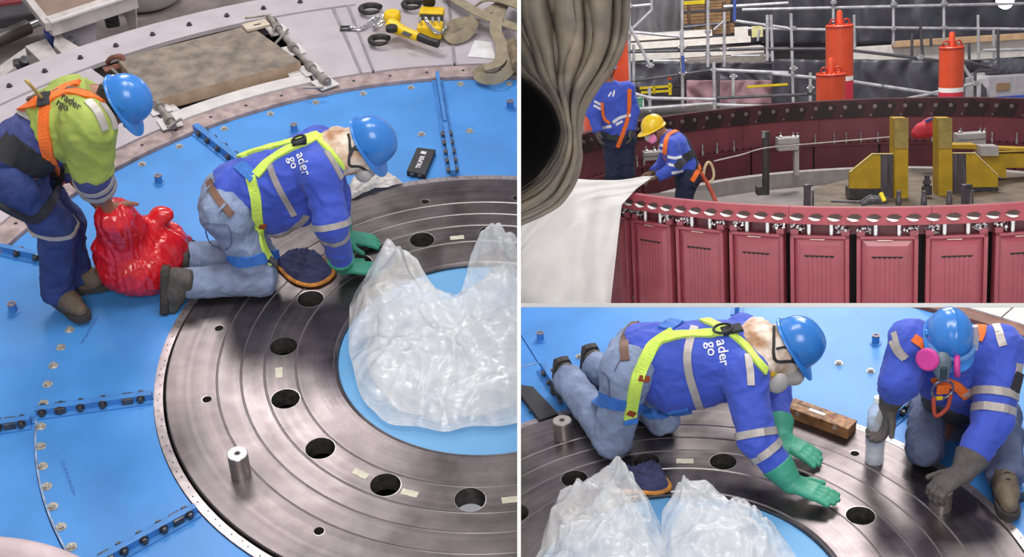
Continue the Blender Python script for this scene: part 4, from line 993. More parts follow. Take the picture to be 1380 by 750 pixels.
def person(S, label, J, jacket=M_royal, trousers=M_jean, boots=M_boot, loc=None, seed=0.0, feet=None, g=1.0, skin_hand=(), bare=(), extra=(), ga=1.0, xleg=(), sleeve=0.0):
    V = {k_: Vector(v) for k_, v in J.items() if k_ not in ('hup', 'hfwd')}
    t = Thing(S, 'person', label, 'person', loc if loc is not None else V['aR'])
    t.V = V; t.J = J
    spine = (V['pel']-V['chest']).normalized()
    hem = [(V['pel']+spine*0.05, spine)]
    hw = (V['sL']-V['sR']).normalized()*0.09*g
    bp = [rc(V['pel'], V['chest'], .11*g, .12*g), rc(V['sL'], V['sR'], .06*g, .06*g), rc(V['chest'], V['neck'], .09*g, .055*g), rc(V['neck'], V['head'], .056*g, .055*g), rc(V['hL'], V['hR'], .095*g, .095*g)]
    for s in 'LR':
        bp += [rc(V['s'+s], V['e'+s], .046*g, .038*g), rc(V['e'+s], V['w'+s], .042*g, .028*g), rc(V['h'+s], V['k'+s], .075*g, .05*g), rc(V['k'+s], V['a'+s], .05*g, .035*g)]
    bp += head_prims(V['head'], J['hup'], J['hfwd'])
    for pr in skin_hand: bp += pr
    body = blob(bp, 0.009, 0.03); t.body = t.part('body', body, M_skin, smooth=True, sharp=180)
    # jacket
    jp = [rc(V['pel']+hw*0.35, V['chest']+hw*0.5, .125*g, .135*g, hem), rc(V['pel']-hw*0.35, V['chest']-hw*0.5, .125*g, .135*g, hem), rc(V['sL'], V['sR'], .085*g, .085*g), rc(V['chest'], V['neck'], .115*g, .075*g, cutp(V['chest'], V['neck']+(V['neck']-V['chest']).normalized()*0.02))]
    for s in 'LR':
        jp.append(rc(V['s'+s], V['e'+s], .086*g*ga, .068*g*ga))
        if s in bare: continue
        d = (V['w'+s]-V['e'+s]).normalized()
        jp.append(rc(V['e'+s], V['w'+s]+d*0.01, .068*g*ga, .048*g*ga, cutp(V['e'+s], V['w'+s]-d*sleeve)))
    jp += list(extra)
    t.jmb = blob(jp, 0.010, 0.045, 0.012, 9.0, seed); t.jacket = t.part('jacket', t.jmb, jacket, smooth=True, sharp=180)
    wst = [(V['pel']-spine*0.075, -spine)]
    tp = [rc(V['hL'], V['hR'], .118*g, .118*g, wst), rc(V['pel']-spine*0.02, (V['hL']+V['hR'])/2, .12*g, .125*g, wst)]
    for s in 'LR':
        d = (V['a'+s]-V['k'+s]).normalized()
        tp += [rc(V['h'+s], V['k'+s], .105*g, .08*g, wst), rc(V['k'+s], V['a'+s]+d*0.06, .080*g, .073*g, cutp(V['k'+s], V['a'+s]+d*0.045))]
    tp += list(xleg)
    t.tmb = blob(tp, 0.010, 0.04, 0.012, 9.0, seed+5); t.trousers = t.part('trousers', t.tmb, trousers, smooth=True, sharp=180)
    t.bvh = bvh_of(t.jmb, t.tmb); t.jbvh = bvh_of(t.jmb); t.tbvh = bvh_of(t.tmb)
    for (A, x, z) in (feet or []): boot_parts(t, A, x, z, boots, S)
    return t
def band(t, name, path, w_, m, parent=None, label=None, bvh=None, thick=0.004, lift=0.004, twod=True):
    mb = strap_mb(t.S, bvh or t.bvh, path, w_, thick, lift, twod=twod)
    return t.part(name, mb, m, parent, smooth=False, label=label) if mb else None
def ring_band(t, name, c, axis, w_, m, bvh, r=0.14, a0=0, a1=360, parent=None, lift=0.004, n=36):
    """band right round a limb: rays from outside towards the axis"""
    c = Vector(c); ax = Vector(axis).normalized(); u = ax.orthogonal().normalized(); v = ax.cross(u); P = []; N = []
    for i in range(n+1):
        a = math.radians(a0+(a1-a0)*i/n); d = u*math.cos(a)+v*math.sin(a)
        p, nn, _, _ = bvh.ray_cast(c+d*r, -d, r)
        if p is None: p = c+d*0.05; nn = d
        P.append(p); N.append(d)
    V = []; F = []
    for p, d in zip(P, N): V += [p+ax*w_/2-d*0.004, p+ax*w_/2+d*lift*1.7, p-ax*w_/2+d*lift*1.7, p-ax*w_/2-d*0.004]
    for i in range(n):
        for k_ in range(4): F.append((i*4+k_, i*4+(k_+1) % 4, i*4+4+(k_+1) % 4, i*4+4+k_))
    if abs(a1-a0) < 359: F += [(3, 2, 1, 0), tuple(n*4+q for q in range(4))]
    return t.part(name, MB().add(V, F), m, parent)
def glove(t, W, f, n, s, el_, m, curl=(0.15, 0.3, 0.3), size=1.0, cuff=0.1, spread=0.10, thumb=None, k=0.01, r0=0.0125):
    W = Vector(W); d = (Vector(el_)-W).normalized()
    pr = [rc(W+d*cuff, W, 0.066*size, 0.044*size, [(W+d*cuff, d)]), rc(W+d*0.01, W+Vector(f).normalized()*0.03, 0.037*size, 0.03*size)]+hand_prims(W, f, n, s, curl, size*1.06, r0, spread, thumb)
    return t.part('glove', blob(pr, 0.0042, k, 0.0012, 30), m, smooth=True, sharp=180)
# ------------------------------------------------------------------ left bay: kneeling worker
def P1_(x, y, Y): return S1.aty(x, y, Y)
JB = dict(aR=S1.at(258, 380, 0.10), aL=S1.at(258, 345, 0.10), kR=P1_(350, 375, 5.20), kL=P1_(352, 348, 5.46), hR=P1_(306, 288, 5.22), hL=P1_(306, 262, 5.50),
          pel=P1_(318, 256, 5.36), chest=P1_(415, 222, 5.40), neck=P1_(458, 203, 5.42), head=P1_(488, 203, 5.42), sR=P1_(432, 232, 5.24), sL=P1_(430, 196, 5.60),
          eR=P1_(446, 300, 5.14), wR=S1.at(462, 358, 0.075), eL=P1_(450, 262, 5.72), wL=S1.at(462, 318, 0.07),
          hup=(0.80, -0.05, 0.62), hfwd=(0.62, -0.1, -0.78))
pB = person(S1, 'kneeling worker in blue jacket, lime harness and blue hard hat on the left disc', JB, boots=M_bootd, feet=[(S1.at(250, 378, 0.135), (-0.12, -0.25, -0.95), (0.97, 0.1, -0.15)), (S1.at(246, 347, 0.125), (-0.12, -0.2, -0.95), (0.97, 0.1, -0.15))], seed=2.0, loc=S1.at(330, 390, 0), g=1.03, ga=1.05, sleeve=0.06, extra=[rc(P1_(352, 268, 5.36), P1_(410, 258, 5.38), .145, .135), rc(P1_(372, 290, 5.36), P1_(402, 276, 5.36), .10, .10)])
hard_hat(pB, P1_(498, 191, 5.42), (0.83, -0.10, 0.48), (0.5, -0.1, -0.86), M_hatb, 0.94)
dwn = Vector((0, 0, -1))
glove(pB, JB['wR'], (0.97, 0.12, -0.22), (0.1, 0, -1), (0, 1, 0), JB['eR'], M_gloveg, (0.05, 0.1, 0.1), 1.08, 0.09)
glove(pB, JB['wL'], (0.97, 0.1, -0.25), (0.1, 0, -1), (0, -1, 0), JB['eL'], M_gloveg, (0.05, 0.1, 0.1), 1.08, 0.09)
# neck cloth under the helmet
hc = JB['head']
cl = blob([el(P1_(484, 203, 5.42), (0.10, 0.10, 0.115)), rc(P1_(478, 203, 5.42), P1_(452, 203, 5.42), 0.095, 0.10), rc(P1_(462, 215, 5.34), P1_(456, 190, 5.52), 0.07, 0.07)], 0.009, 0.04, 0.010, 14, 3)
M_hood = mat('hood_print', srgb(232, 218, 204), 0.85, var=0.0, vscale=11, col2=srgb(168, 120, 84), bump=0.3, bscale=40)
hood = pB.part('neck_hood', cl, M_hood, smooth=True, sharp=180, label='cream and tan printed neck cloth'); hb = bvh_of(cl)
for path, w_ in (([(470, 181), (472, 200), (470, 222), (484, 224), (498, 232)], 0.012), ([(474, 200), (490, 205), (502, 218)], 0.012), ([(496, 190), (480, 196), (472, 210)], 0.01)):
    band(pB, 'mask_strap', path, w_, M_strapk, hood, bvh=hb)
# respirator below the face
q = P1_(497, 228, 5.38); rm = blob([el(q, (0.04, 0.05, 0.04)), el(q+Vector((-0.02, -0.06, 0.0)), (0.04, 0.016, 0.036))], 0.007, 0.015)
pB.part('respirator', rm, mat('respirator_grey', srgb(190, 186, 184), 0.5), smooth=True, sharp=180)
# harness
st = [('shoulder_strap', [(322, 212), (345, 203), (378, 195), (410, 186), (430, 181)], 0.046, M_strapy), ('shoulder_strap', [(345, 236), (362, 218), (385, 203), (412, 192), (432, 182)], 0.046, M_strapy),
      ('side_strap', [(338, 238), (344, 262), (348, 300), (354, 330), (366, 354)], 0.050, M_strapy), ('shoulder_strap', [(428, 186), (445, 205), (462, 226)], 0.035, M_strapy), ('back_patch', [(322, 222), (332, 230), (343, 240)], 0.06, M_strapb),
      ('thigh_strap', [(306, 346), (322, 353), (345, 350), (366, 344)], 0.055, M_strapb), ('belt_strap', [(366, 345), (385, 338), (405, 322)], 0.05, M_strapb)]
for n_, pth, w_, m_ in st: band(pB, n_, pth, w_, m_, lift=0.007)
band(pB, 'strap_mark', [(350, 302), (358, 304)], 0.03, mat('red_stitch', srgb(150, 70, 30), 0.7), lift=0.012)
p, n = hit(S1, pB.bvh, 405, 194); bk = MB(); bk.box(p+n*0.014, (0.07, 0.05, 0.016), frame((1, 0.1, 0.3), n), 0.005); pB.part('harness_plate', bk, M_strapk)
bk = MB(); bk.tube([p+n*0.03+frame((1, 0.1, 0.3), n) @ Vector((0.035*math.cos(a), 0.028*math.sin(a), 0)) for a in [2*PI*k_/16 for k_ in range(16)]], 0.006, 6, closed=True); pB.part('dorsal_ring', bk, M_strapk, smooth=True)
p, n = hit(S1, pB.bvh, 364, 352)
if p: bk = MB(); bk.box(p+n*0.012, (0.06, 0.04, 0.014), frame((0.6, 0.1, -0.7), n), 0.004); pB.part('buckle', bk, M_boltd)
# reflective bands, belt, letters
for pth, w_ in (([(362, 216), (370, 240), (384, 268), (397, 290)], 0.030), ([(366, 318), (385, 314), (405, 300), (413, 290)], 0.034), ([(440, 205), (452, 225), (460, 240)], 0.030)): band(pB, 'reflective_band', pth, w_, M_tape, pB.jacket, lift=0.004)
d = (Vector(JB['eR'])-Vector(JB['sR'])).normalized()
ring_band(pB, 'reflective_band', Vector(JB['eR'])+d*0.005, d, 0.030, M_tape, pB.jbvh, 0.12, parent=pB.jacket)
d2 = (Vector(JB['wR'])-Vector(JB['eR'])).normalized(); ring_band(pB, 'reflective_band', Vector(JB['eR'])+d2*0.085, d2, 0.030, M_tape, pB.jbvh, 0.12, parent=pB.jacket)
band(pB, 'belt', [(282, 244), (290, 262), (302, 278), (312, 290)], 0.036, mat('brown_belt', srgb(112, 80, 64), 0.6), pB.trousers, lift=0.006)
band(pB, 'belt_loop', [(297, 285), (304, 276)], 0.012, M_jean, pB.trousers, lift=0.012); band(pB, 'belt_loop', [(280, 258), (287, 252)], 0.012, M_jean, pB.trousers, lift=0.012)
for pth in ([(275, 300), (292, 302), (308, 304), (312, 328), (304, 336)], [(276, 302), (280, 326), (300, 336)]): band(pB, 'pocket_seam', pth, 0.005, mat('seam_thread', srgb(96, 106, 136), 0.8), pB.trousers, lift=0.002)
for txt, org, s_ in (('ader', (400, 208), 17), ('go', (389, 213), 17)):
    mb = decal_text(S1, pB.jbvh, txt, org, (s_*0.30, s_*0.95), (s_*0.95, -s_*0.30), bold=0.012); pB.part('lettering', mb, M_print, pB.jacket, label='white printed letters')

# ------------------------------------------------------------------ left bay: standing worker bending down
JA = dict(aR=S1.at(78, 388, 0.11), aL=S1.at(100, 366, 0.11), kR=P1_(76, 308, 5.06), kL=P1_(88, 300, 5.27), hR=P1_(22, 245, 5.00), hL=P1_(26, 226, 5.24),
          pel=P1_(14, 212, 5.12), chest=P1_(90, 163, 5.16), neck=P1_(128, 132, 5.20), head=P1_(156, 140, 5.20), sR=P1_(118, 172, 4.98), sL=P1_(96, 136, 5.38),
          eR=P1_(126, 240, 4.96), wR=P1_(146, 280, 5.08), eL=P1_(90, 226, 5.34), wL=P1_(136, 278, 5.24),
          hup=(0.80, 0.0, 0.58), hfwd=(0.45, -0.1, -0.88))
hA = [hand_prims(JA['wR'], (0.55, 0.25, -0.8), (-0.3, 0.9, 0), (0.6, 0, 0.4), (0.4, 0.7, 0.6), 1.05), hand_prims(JA['wL'], (0.6, -0.25, -0.8), (-0.3, -0.9, 0), (0.6, 0, 0.4), (0.4, 0.7, 0.6), 1.05)]
pA = person(S1, 'worker bending over in lime and navy jacket with orange harness and blue hard hat', JA, M_navy, M_jeand, feet=[(S1.at(80, 388, 0.115), (0.75, -0.62, 0), (0, 0, 1)), (S1.at(100, 368, 0.115), (0.92, 0.3, 0), (0, 0, 1))], seed=9.0, skin_hand=hA, bare=('R', 'L'), loc=S1.at(78, 400, 0), g=1.04)
# lime yoke and sleeves over the navy jacket
V_ = pA.V; ax_ = (V_['chest']-V_['pel']).normalized(); cutA = [(V_['chest']-ax_*0.075, -ax_)]
hw = (V_['sL']-V_['sR']).normalized()*0.09
yk = [rc(V_['pel']+hw*.35, V_['chest']+hw*.5, .150, .160, cutA), rc(V_['pel']-hw*.35, V_['chest']-hw*.5, .150, .160, cutA), rc(V_['sL'], V_['sR'], .110, .110), rc(V_['chest'], V_['neck'], .140, .100, cutA+cutp(V_['chest'], V_['neck']+(V_['neck']-V_['chest']).normalized()*.02))]
for s in 'LR':
    dd = (V_['e'+s]-V_['s'+s]); yk.append(rc(V_['s'+s], V_['e'+s], .112, .094, [(V_['s'+s]+dd*0.92, dd)]))
ykm = blob(yk, 0.010, 0.045, 0.012, 9.0, 9.0); yoke = pA.part('lime_yoke', ykm, M_lime, smooth=True, sharp=180); yb_ = bvh_of(ykm); allA = bvh_of(ykm, pA.jmb, pA.tmb)
# rolled cuffs
d = (V_['wR']-V_['eR']).normalized(); cm = blob([rc(V_['eR']-d*0.02, V_['eR']+d*0.09, .086, .080, [(V_['eR']+d*0.10, d)])], 0.008, 0.02, 0.004, 10); cuff = pA.part('rolled_cuff', cm, M_navy, smooth=True, sharp=180); cb = bvh_of(cm)
ring_band(pA, 'reflective_band', V_['eR']+d*0.005, d, 0.026, M_tape, cb, 0.13, parent=cuff); ring_band(pA, 'reflective_band', V_['eR']+d*0.062, d, 0.026, M_tape, cb, 0.13, parent=cuff)
hard_hat(pA, P1_(168, 135, 5.20), (0.84, 0.02, 0.53), (0.44, -0.12, -0.88), M_hatb, 0.88)
hm = blob([el(P1_(152, 132, 5.20), (0.075, 0.088, 0.085))], 0.009, 0.02, 0.004, 20); pA.part('hair', hm, mat('black_hair', srgb(40, 34, 32), 0.6), smooth=True, sharp=180)
for pth, w_, m_ in (([(140, 112), (152, 118), (166, 128), (176, 140)], 0.03, mat('goggle_strap', srgb(120, 116, 116), 0.5)), ([(138, 118), (150, 126), (168, 140), (180, 152)], 0.016, M_strapk)):
    band(pA, 'goggle_strap', pth, w_, m_, bvh=bvh_of(hm), lift=0.006)
for pth, w_, m_ in (([(0, 158), (30, 146), (58, 134), (78, 128)], 0.05, M_strapo), ([(62, 138), (85, 126), (110, 126), (140, 138)], 0.034, M_strapo), ([(66, 132), (88, 118), (108, 112)], 0.034, M_strapo),
                    ([(62, 138), (60, 165), (62, 195), (72, 225), (80, 245)], 0.055, M_strapo), ([(66, 128), (88, 120), (120, 126), (146, 142)], 0.014, mat('brown_webbing', srgb(110, 84, 78), 0.7)), ([(0, 148), (30, 138), (62, 126)], 0.018, MATS['brown_webbing']),
                    ([(78, 250), (66, 276), (46, 296), (20, 286), (0, 276)], 0.045, M_strapk), ([(0, 192), (25, 208), (50, 222), (72, 234)], 0.13, M_strapk)):
    band(pA, 'harness_strap', pth, w_, m_, bvh=allA, lift=0.009)
p, n = hit(S1, allA, 63, 136); bk = MB(); bk.box(p+n*0.018, (0.06, 0.075, 0.012), frame((1, 0, 0.2), n), 0.005); pA.part('harness_plate', bk, M_strapk)
bk = MB(); bk.tube(catmull([p+n*0.03+Vector((-0.05, 0, 0.09)), p+n*0.05+Vector((-0.02, 0, 0.05)), p+n*0.03], 5), 0.008, 8); pA.part('carabiner', bk, mat('brass', srgb(200, 170, 100), 0.3, 0.8), smooth=True)
for pth, w_, bb, pr in (([(118, 136), (132, 152), (141, 176)], 0.036, yb_, yoke), ([(137, 140), (150, 158), (155, 174)], 0.03, yb_, yoke), ([(26, 150), (42, 158), (60, 168), (72, 190), (86, 215)], 0.034, pA.jbvh, pA.jacket)): band(pA, 'reflective_band', pth, w_, M_tape, pr, bvh=bb, lift=0.005)
dk_ = (V_['aR']-V_['kR']).normalized(); ring_band(pA, 'reflective_band', V_['kR']-dk_*0.02, dk_, 0.02, M_tape, pA.tbvh, 0.16, parent=pA.trousers)
for txt, org, s_ in (('rader', (82, 133), 13), ('rgo', (76, 141), 13)):
    mb = decal_text(S1, allA, txt, org, (s_*0.88, s_*0.58), (s_*0.45, -s_*0.95), bold=0.012, lift=0.007); pA.part('lettering', mb, M_printk, yoke, label='black printed letters')
# ------------------------------------------------------------------ lower right bay: kneeling worker reaching forward
def P3_(x, y, Y): return S3.aty(x, y, Y)
JE = dict(aR=S3.at(768, 514, 0.12), aL=S3.at(806, 496, 0.12), kR=S3.at(826, 592, 0.085), kL=S3.at(893, 562, 0.085), hR=P3_(845, 500, 5.30), hL=P3_(862, 472, 5.56),
          pel=P3_(862, 478, 5.44), chest=P3_(975, 478, 5.36), neck=P3_(1022, 470, 5.36), head=P3_(1062, 472, 5.32), sR=P3_(1004, 505, 5.17), sL=P3_(1004, 452, 5.56),
          eR=P3_(1020, 590, 4.98), wR=S3.at(1066, 650, 0.085), eL=P3_(1042, 530, 5.52), wL=S3.at(1052, 590, 0.085),
          hup=(0.82, -0.18, 0.53), hfwd=(0.50, -0.18, -0.85))
shE = (Vector(JE['kR'])-Vector(JE['aR'])).normalized()
BOOT = 1.12
pE = person(S3, 'kneeling worker with lime and blue harness stretching a green gloved arm over the lower disc', JE, boots=M_bootd, feet=[(JE['aR'], (-0.1, 0.1, -1), shE), (JE['aL'], (-0.1, 0.1, -1), shE)], seed=21.0, loc=S3.at(850, 600, 0), g=1.08, ga=1.1, sleeve=0.085, extra=[rc(P3_(905, 508, 5.38), P3_(975, 502, 5.34), .16, .14), rc(P3_(905, 525, 5.38), P3_(940, 522, 5.36), .10, .10)])
hard_hat(pE, P3_(1072, 463, 5.32), (0.84, -0.16, 0.50), (0.50, -0.2, -0.84), M_hatb, 0.98)
glove(pE, JE['wR'], (0.82, -0.52, -0.14), (0, 0, -1), (0.3, 0.9, 0), JE['eR'], M_gloveg, (0.03, 0.08, 0.08), 1.22, 0.11, 0.05)
glove(pE, JE['wL'], (0.72, -0.6, -0.22), (0, 0, -1), (-0.7, -0.6, 0), JE['eL'], M_gloveg, (0.03, 0.1, 0.1), 1.22, 0.11)
cl = blob([el(P3_(1052, 474, 5.34), (0.10, 0.10, 0.12)), rc(P3_(1048, 470, 5.34), P3_(1016, 468, 5.36), 0.105, 0.115), rc(P3_(1024, 492, 5.25), P3_(1020, 450, 5.48), 0.08, 0.08)], 0.009, 0.04, 0.011, 13, 8)
hoodE = pE.part('neck_hood', cl, M_hood, smooth=True, sharp=180, label='cream and tan printed neck cloth'); hb = bvh_of(cl)
for path, w_ in (([(1043, 440), (1043, 462), (1044, 486), (1068, 486), (1082, 494)], 0.014), ([(1046, 470), (1060, 468), (1074, 480), (1084, 496)], 0.012)):
    band(pE, 'mask_strap', path, w_, M_strapk, hoodE, bvh=hb)
band(pE, 'yellow_strap', [(1040, 503), (1050, 504), (1060, 508)], 0.018, M_haty, hoodE, bvh=hb)
q = P3_(1049, 516, 5.20); rm = blob([el(q, (0.055, 0.022, 0.056), np.array(frame((1, 0.2, 0), (0, 0, 1)))), rc(q+Vector((0.04, 0.06, -0.02)), q+Vector((0.10, 0.10, -0.03)), 0.035, 0.05)], 0.007, 0.02)
pE.part('respirator', rm, mat('respirator_grey', srgb(190, 186, 184), 0.5), smooth=True, sharp=180)
for n_, pth, w_, m_ in (('shoulder_strap', [(848, 568), (856, 520), (866, 490), (884, 462), (908, 448)], 0.062, M_strapy), ('shoulder_strap', [(886, 460), (910, 452), (940, 450), (978, 448)], 0.050, M_strapy), ('shoulder_strap', [(932, 424), (955, 434), (978, 444)], 0.055, M_strapy),
                        ('shoulder_strap', [(985, 450), (1004, 466), (1018, 484), (1032, 500)], 0.040, M_strapy), ('back_patch', [(896, 444), (906, 436), (918, 430)], 0.075, M_strapb), ('thigh_strap', [(806, 536), (822, 541), (844, 546)], 0.075, M_strapb), ('belt_strap', [(858, 550), (880, 556), (905, 556), (930, 552)], 0.06, M_strapb)):
    band(pE, n_, pth, w_, m_, lift=0.008)
for pth in ([(860, 508), (872, 511)], [(845, 553), (854, 556)]): band(pE, 'strap_mark', pth, 0.03, MATS['red_stitch'], lift=0.013)
p, n = hit(S3, pE.bvh, 985, 447); F_ = frame((1, 0.1, 0.1), n)
bk = MB(); bk.box(p+n*0.016, (0.10, 0.06, 0.016), F_, 0.005); pE.part('harness_plate', bk, M_strapk)
bk = MB(); bk.tube([p+n*0.035+F_ @ Vector((-0.05+0.045*math.cos(a), 0.035*math.sin(a), 0)) for a in [2*PI*k_/16 for k_ in range(16)]], 0.007, 6, closed=True); pE.part('dorsal_ring', bk, M_strapk, smooth=True)
p, n = hit(S3, pE.bvh, 849, 566)
if p: bk = MB(); bk.box(p+n*0.012, (0.07, 0.03, 0.014), frame((1, 0.1, 0), n), 0.004); pE.part('buckle', bk, M_strapb)
for pth, w_ in (([(936, 440), (927, 470), (928, 500), (938, 535), (945, 553)], 0.038), ([(1008, 478), (1011, 500), (1012, 519)], 0.034), ([(1026, 430), (1036, 436)], 0.034)): band(pE, 'reflective_band', pth, w_, M_tape, pE.jacket, lift=0.004)
d = (Vector(JE['eR'])-Vector(JE['sR'])).normalized(); d2 = (Vector(JE['wR'])-Vector(JE['eR'])).normalized()
ring_band(pE, 'reflective_band', Vector(JE['eR'])-d*0.02, d, 0.036, M_tape, pE.jbvh, 0.14, parent=pE.jacket); ring_band(pE, 'reflective_band', Vector(JE['eR'])+d2*0.07, d2, 0.036, M_tape, pE.jbvh, 0.14, parent=pE.jacket)
band(pE, 'belt', [(872, 428), (858, 434), (846, 446), (841, 465), (843, 486)], 0.042, MATS['brown_belt'], pE.trousers, bvh=pE.tbvh, lift=0.007)
for pth in ([(812, 470), (822, 452), (836, 442)], [(828, 500), (838, 482), (846, 478)], [(806, 500), (820, 508), (822, 540)]): band(pE, 'pocket_seam', pth, 0.005, MATS['seam_thread'], pE.trousers, bvh=pE.tbvh, lift=0.002)
for txt, org, s_ in (('ader', (966, 459), 19), ('go', (952, 462), 19), ('20', (968, 426), 17)):
    mb = decal_text(S3, pE.jbvh, txt, org, (s_*0.16, s_*1.0) if txt != '20' else (s_*1.0, s_*0.3), (s_*1.0, -s_*0.16) if txt != '20' else (s_*0.3, -s_*0.7), bold=0.012); pE.part('lettering', mb, M_print, pE.jacket, label='white printed letters')

# ------------------------------------------------------------------ lower right bay: worker squatting at the right
JF = dict(kR=S3.at(1246, 604, 0.09), aR=S3.at(1262, 590, 0.09)+Vector((0.05, 0.30, 0)), kL=P3_(1352, 585, 4.96), aL=S3.at(1354, 634, 0.10), hR=P3_(1270, 566, 5.36), hL=P3_(1338, 560, 5.32),
          pel=P3_(1312, 545, 5.38), chest=P3_(1288, 503, 5.16), neck=P3_(1283, 470, 5.04), head=P3_(1279, 464, 5.0), sR=P3_(1228, 462, 5.10), sL=P3_(1348, 470, 5.06),
          eR=P3_(1213, 512, 5.02), wR=P3_(1198, 545, 5.06), eL=P3_(1338, 566, 4.84), wL=P3_(1298, 636, 4.68),
          hup=(0.02, -0.50, 0.86), hfwd=(-0.12, -0.86, -0.50))
BOOT = 1.05
pF = person(S3, 'worker squatting in blue jacket with pink filter respirator and grey gloves', JF, trousers=M_jeang, feet=[(S3.at(1354, 636, 0.115), (-0.18, -0.95, 0), (0, 0, 1)), (JF['aR'], (0, 0.3, -0.95), (0, -1, -0.2))], seed=33.0, loc=S3.at(1300, 640, 0), g=1.08, ga=1.12, sleeve=0.075)
hard_hat(pF, P3_(1279, 453, 4.99), (0.03, -0.36, 0.93), (-0.12, -0.93, -0.36), M_hatb, 0.92)
# respirator: grey face piece with two pink discs
q = P3_(1269, 492, 4.84); fm = blob([el(q, (0.04, 0.035, 0.055)), rc(q+Vector((0, 0, 0.03)), q+Vector((0, -0.02, -0.04)), 0.035, 0.028)], 0.006, 0.02)
resp = pF.part('respirator', fm, mat('respirator_teal', srgb(98, 112, 126), 0.45), smooth=True, sharp=180)
dm = MB(); dm.box(q+Vector((-0.005, -0.045, -0.012)), (0.03, 0.02, 0.06), None, 0.006); pF.part('valve', dm, mat('valve_dark', srgb(46, 62, 68), 0.5), resp)
M_filter = mat('pink_filter', srgb(206, 62, 150), 0.6, var=0.05)
for c_, ax in ((P3_(1250, 484, 4.84), (-0.6, -0.75, 0.25)), (P3_(1290, 493, 4.85), (0.9, -0.35, 0.1))):
    F_ = frame(Vector(ax).orthogonal(), ax); dm = MB(); dm.lathe([(0, -0.012), (0.045, -0.012), (0.052, -0.004), (0.052, 0.006), (0.044, 0.013), (0, 0.014)], 24, Matrix.Translation(c_) @ F_.to_4x4()); pF.part('filter_disc', dm, M_filter, resp, smooth=True)
# clear goggles resting on the helmet visor
gm = MB(); gl = []
for i in range(13):
    a = -1.15+2.3*i/12; F_ = frame((-0.12, -0.90, -0.42), (0.03, -0.42, 0.91)); gl.append(P3_(1279, 453, 4.99)+F_ @ Vector((0.140*math.cos(a), 0.112*math.sin(a), 0.020)))
gm.tube(gl, [0.007]+[0.012]*5+[0.006]+[0.012]*5+[0.007], 10); pF.part('goggles', gm, mat('clear_goggle', srgb(110, 160, 220), 0.08, 0, spec=0.9, alpha=0.55), smooth=True)
glove(pF, JF['wR'], (-0.25, -0.15, -0.95), (-0.9, -0.3, 0.1), (-0.2, -0.95, 0), JF['eR'], M_gloved, (0.35, 0.5, 0.4), 1.12, 0.10)
glove(pF, JF['wL'], (-0.78, -0.22, -0.30), (-0.25, -0.1, -0.95), (-0.2, 0.95, 0), JF['eL'], M_gloved, (0.45, 0.6, 0.5), 1.2, 0.09)
for n_, pth, w_, m_ in (('shoulder_strap', [(1318, 424), (1322, 440), (1316, 458)], 0.05, M_strapo), ('shoulder_strap', [(1231, 455), (1246, 466), (1252, 480)], 0.04, M_strapo), ('chest_strap', [(1258, 516), (1272, 512), (1290, 520), (1304, 534)], 0.045, M_strapo), ('belt_pad', [(1244, 536), (1262, 548), (1284, 560), (1304, 568)], 0.10, mat('charcoal_pad', srgb(70, 68, 70), 0.8)), ('side_strap', [(1365, 512), (1380, 520), (1395, 528)], 0.09, M_strapk)):
    band(pF, n_, pth, w_, m_, lift=0.009)
p, n = hit(S3, pF.bvh, 1272, 520)
bk = MB(); bk.tube([p+n*0.03+frame((1, 0, 0), n) @ Vector((0.05*math.cos(a), 0.05*math.sin(a), 0)) for a in [2*PI*k_/18 for k_ in range(18)]], 0.007, 6, closed=True); pF.part('chest_ring', bk, M_silver, smooth=True)
bk = MB(); bk.box(p+n*0.025, (0.06, 0.05, 0.02), frame((1, 0, 0), n), 0.006); pF.part('chest_buckle', bk, M_strapo)
bk = MB(); bk.box(p+n*0.04+Vector((-0.01, 0, -0.04)), (0.03, 0.012, 0.018), None, 0.004); pF.part('tag', bk, M_haty)
bk = MB(); bk.tube(catmull([p+n*0.03+Vector((-0.04, 0, -0.04)), p+n*0.05+Vector((-0.02, 0, -0.13)), p+n*0.04+Vector((0.03, 0, -0.1)), p+n*0.03+Vector((0.04, 0, -0.03))], 5), 0.01, 8); pF.part('lanyard_loop', bk, mat('red_webbing', srgb(190, 80, 60), 0.7), smooth=True)
for pth, w_ in (([(1332, 424), (1343, 440), (1352, 466)], 0.036), ([(1205, 448), (1212, 470), (1222, 482)], 0.026), ([(1201, 460), (1208, 474), (1218, 484)], 0.02), ([(1374, 490), (1371, 510), (1368, 520)], 0.04)): band(pF, 'reflective_band', pth, w_, M_tape, pF.jacket, bvh=pF.jbvh, lift=0.004)
d = (Vector(JF['eL'])-Vector(JF['sL'])).normalized()
ring_band(pF, 'reflective_band', Vector(JF['eL'])-d*0.12, d, 0.038, M_tape, pF.jbvh, 0.15, parent=pF.jacket); ring_band(pF, 'reflective_band', Vector(JF['eL'])-d*0.045, d, 0.038, M_tape, pF.jbvh, 0.15, parent=pF.jacket)
bk = MB(); q = P3_(1313, 452, 4.95); bk.tube([q+Vector((0, 0, 0.05)), q+Vector((0.005, 0, 0.0)), q+Vector((-0.01, -0.01, -0.06))], [0.012, 0.02, 0.028], 8); pF.part('hanging_bag', bk, mat('clear_bag', srgb(190, 190, 200), 0.2, alpha=0.7), smooth=True)
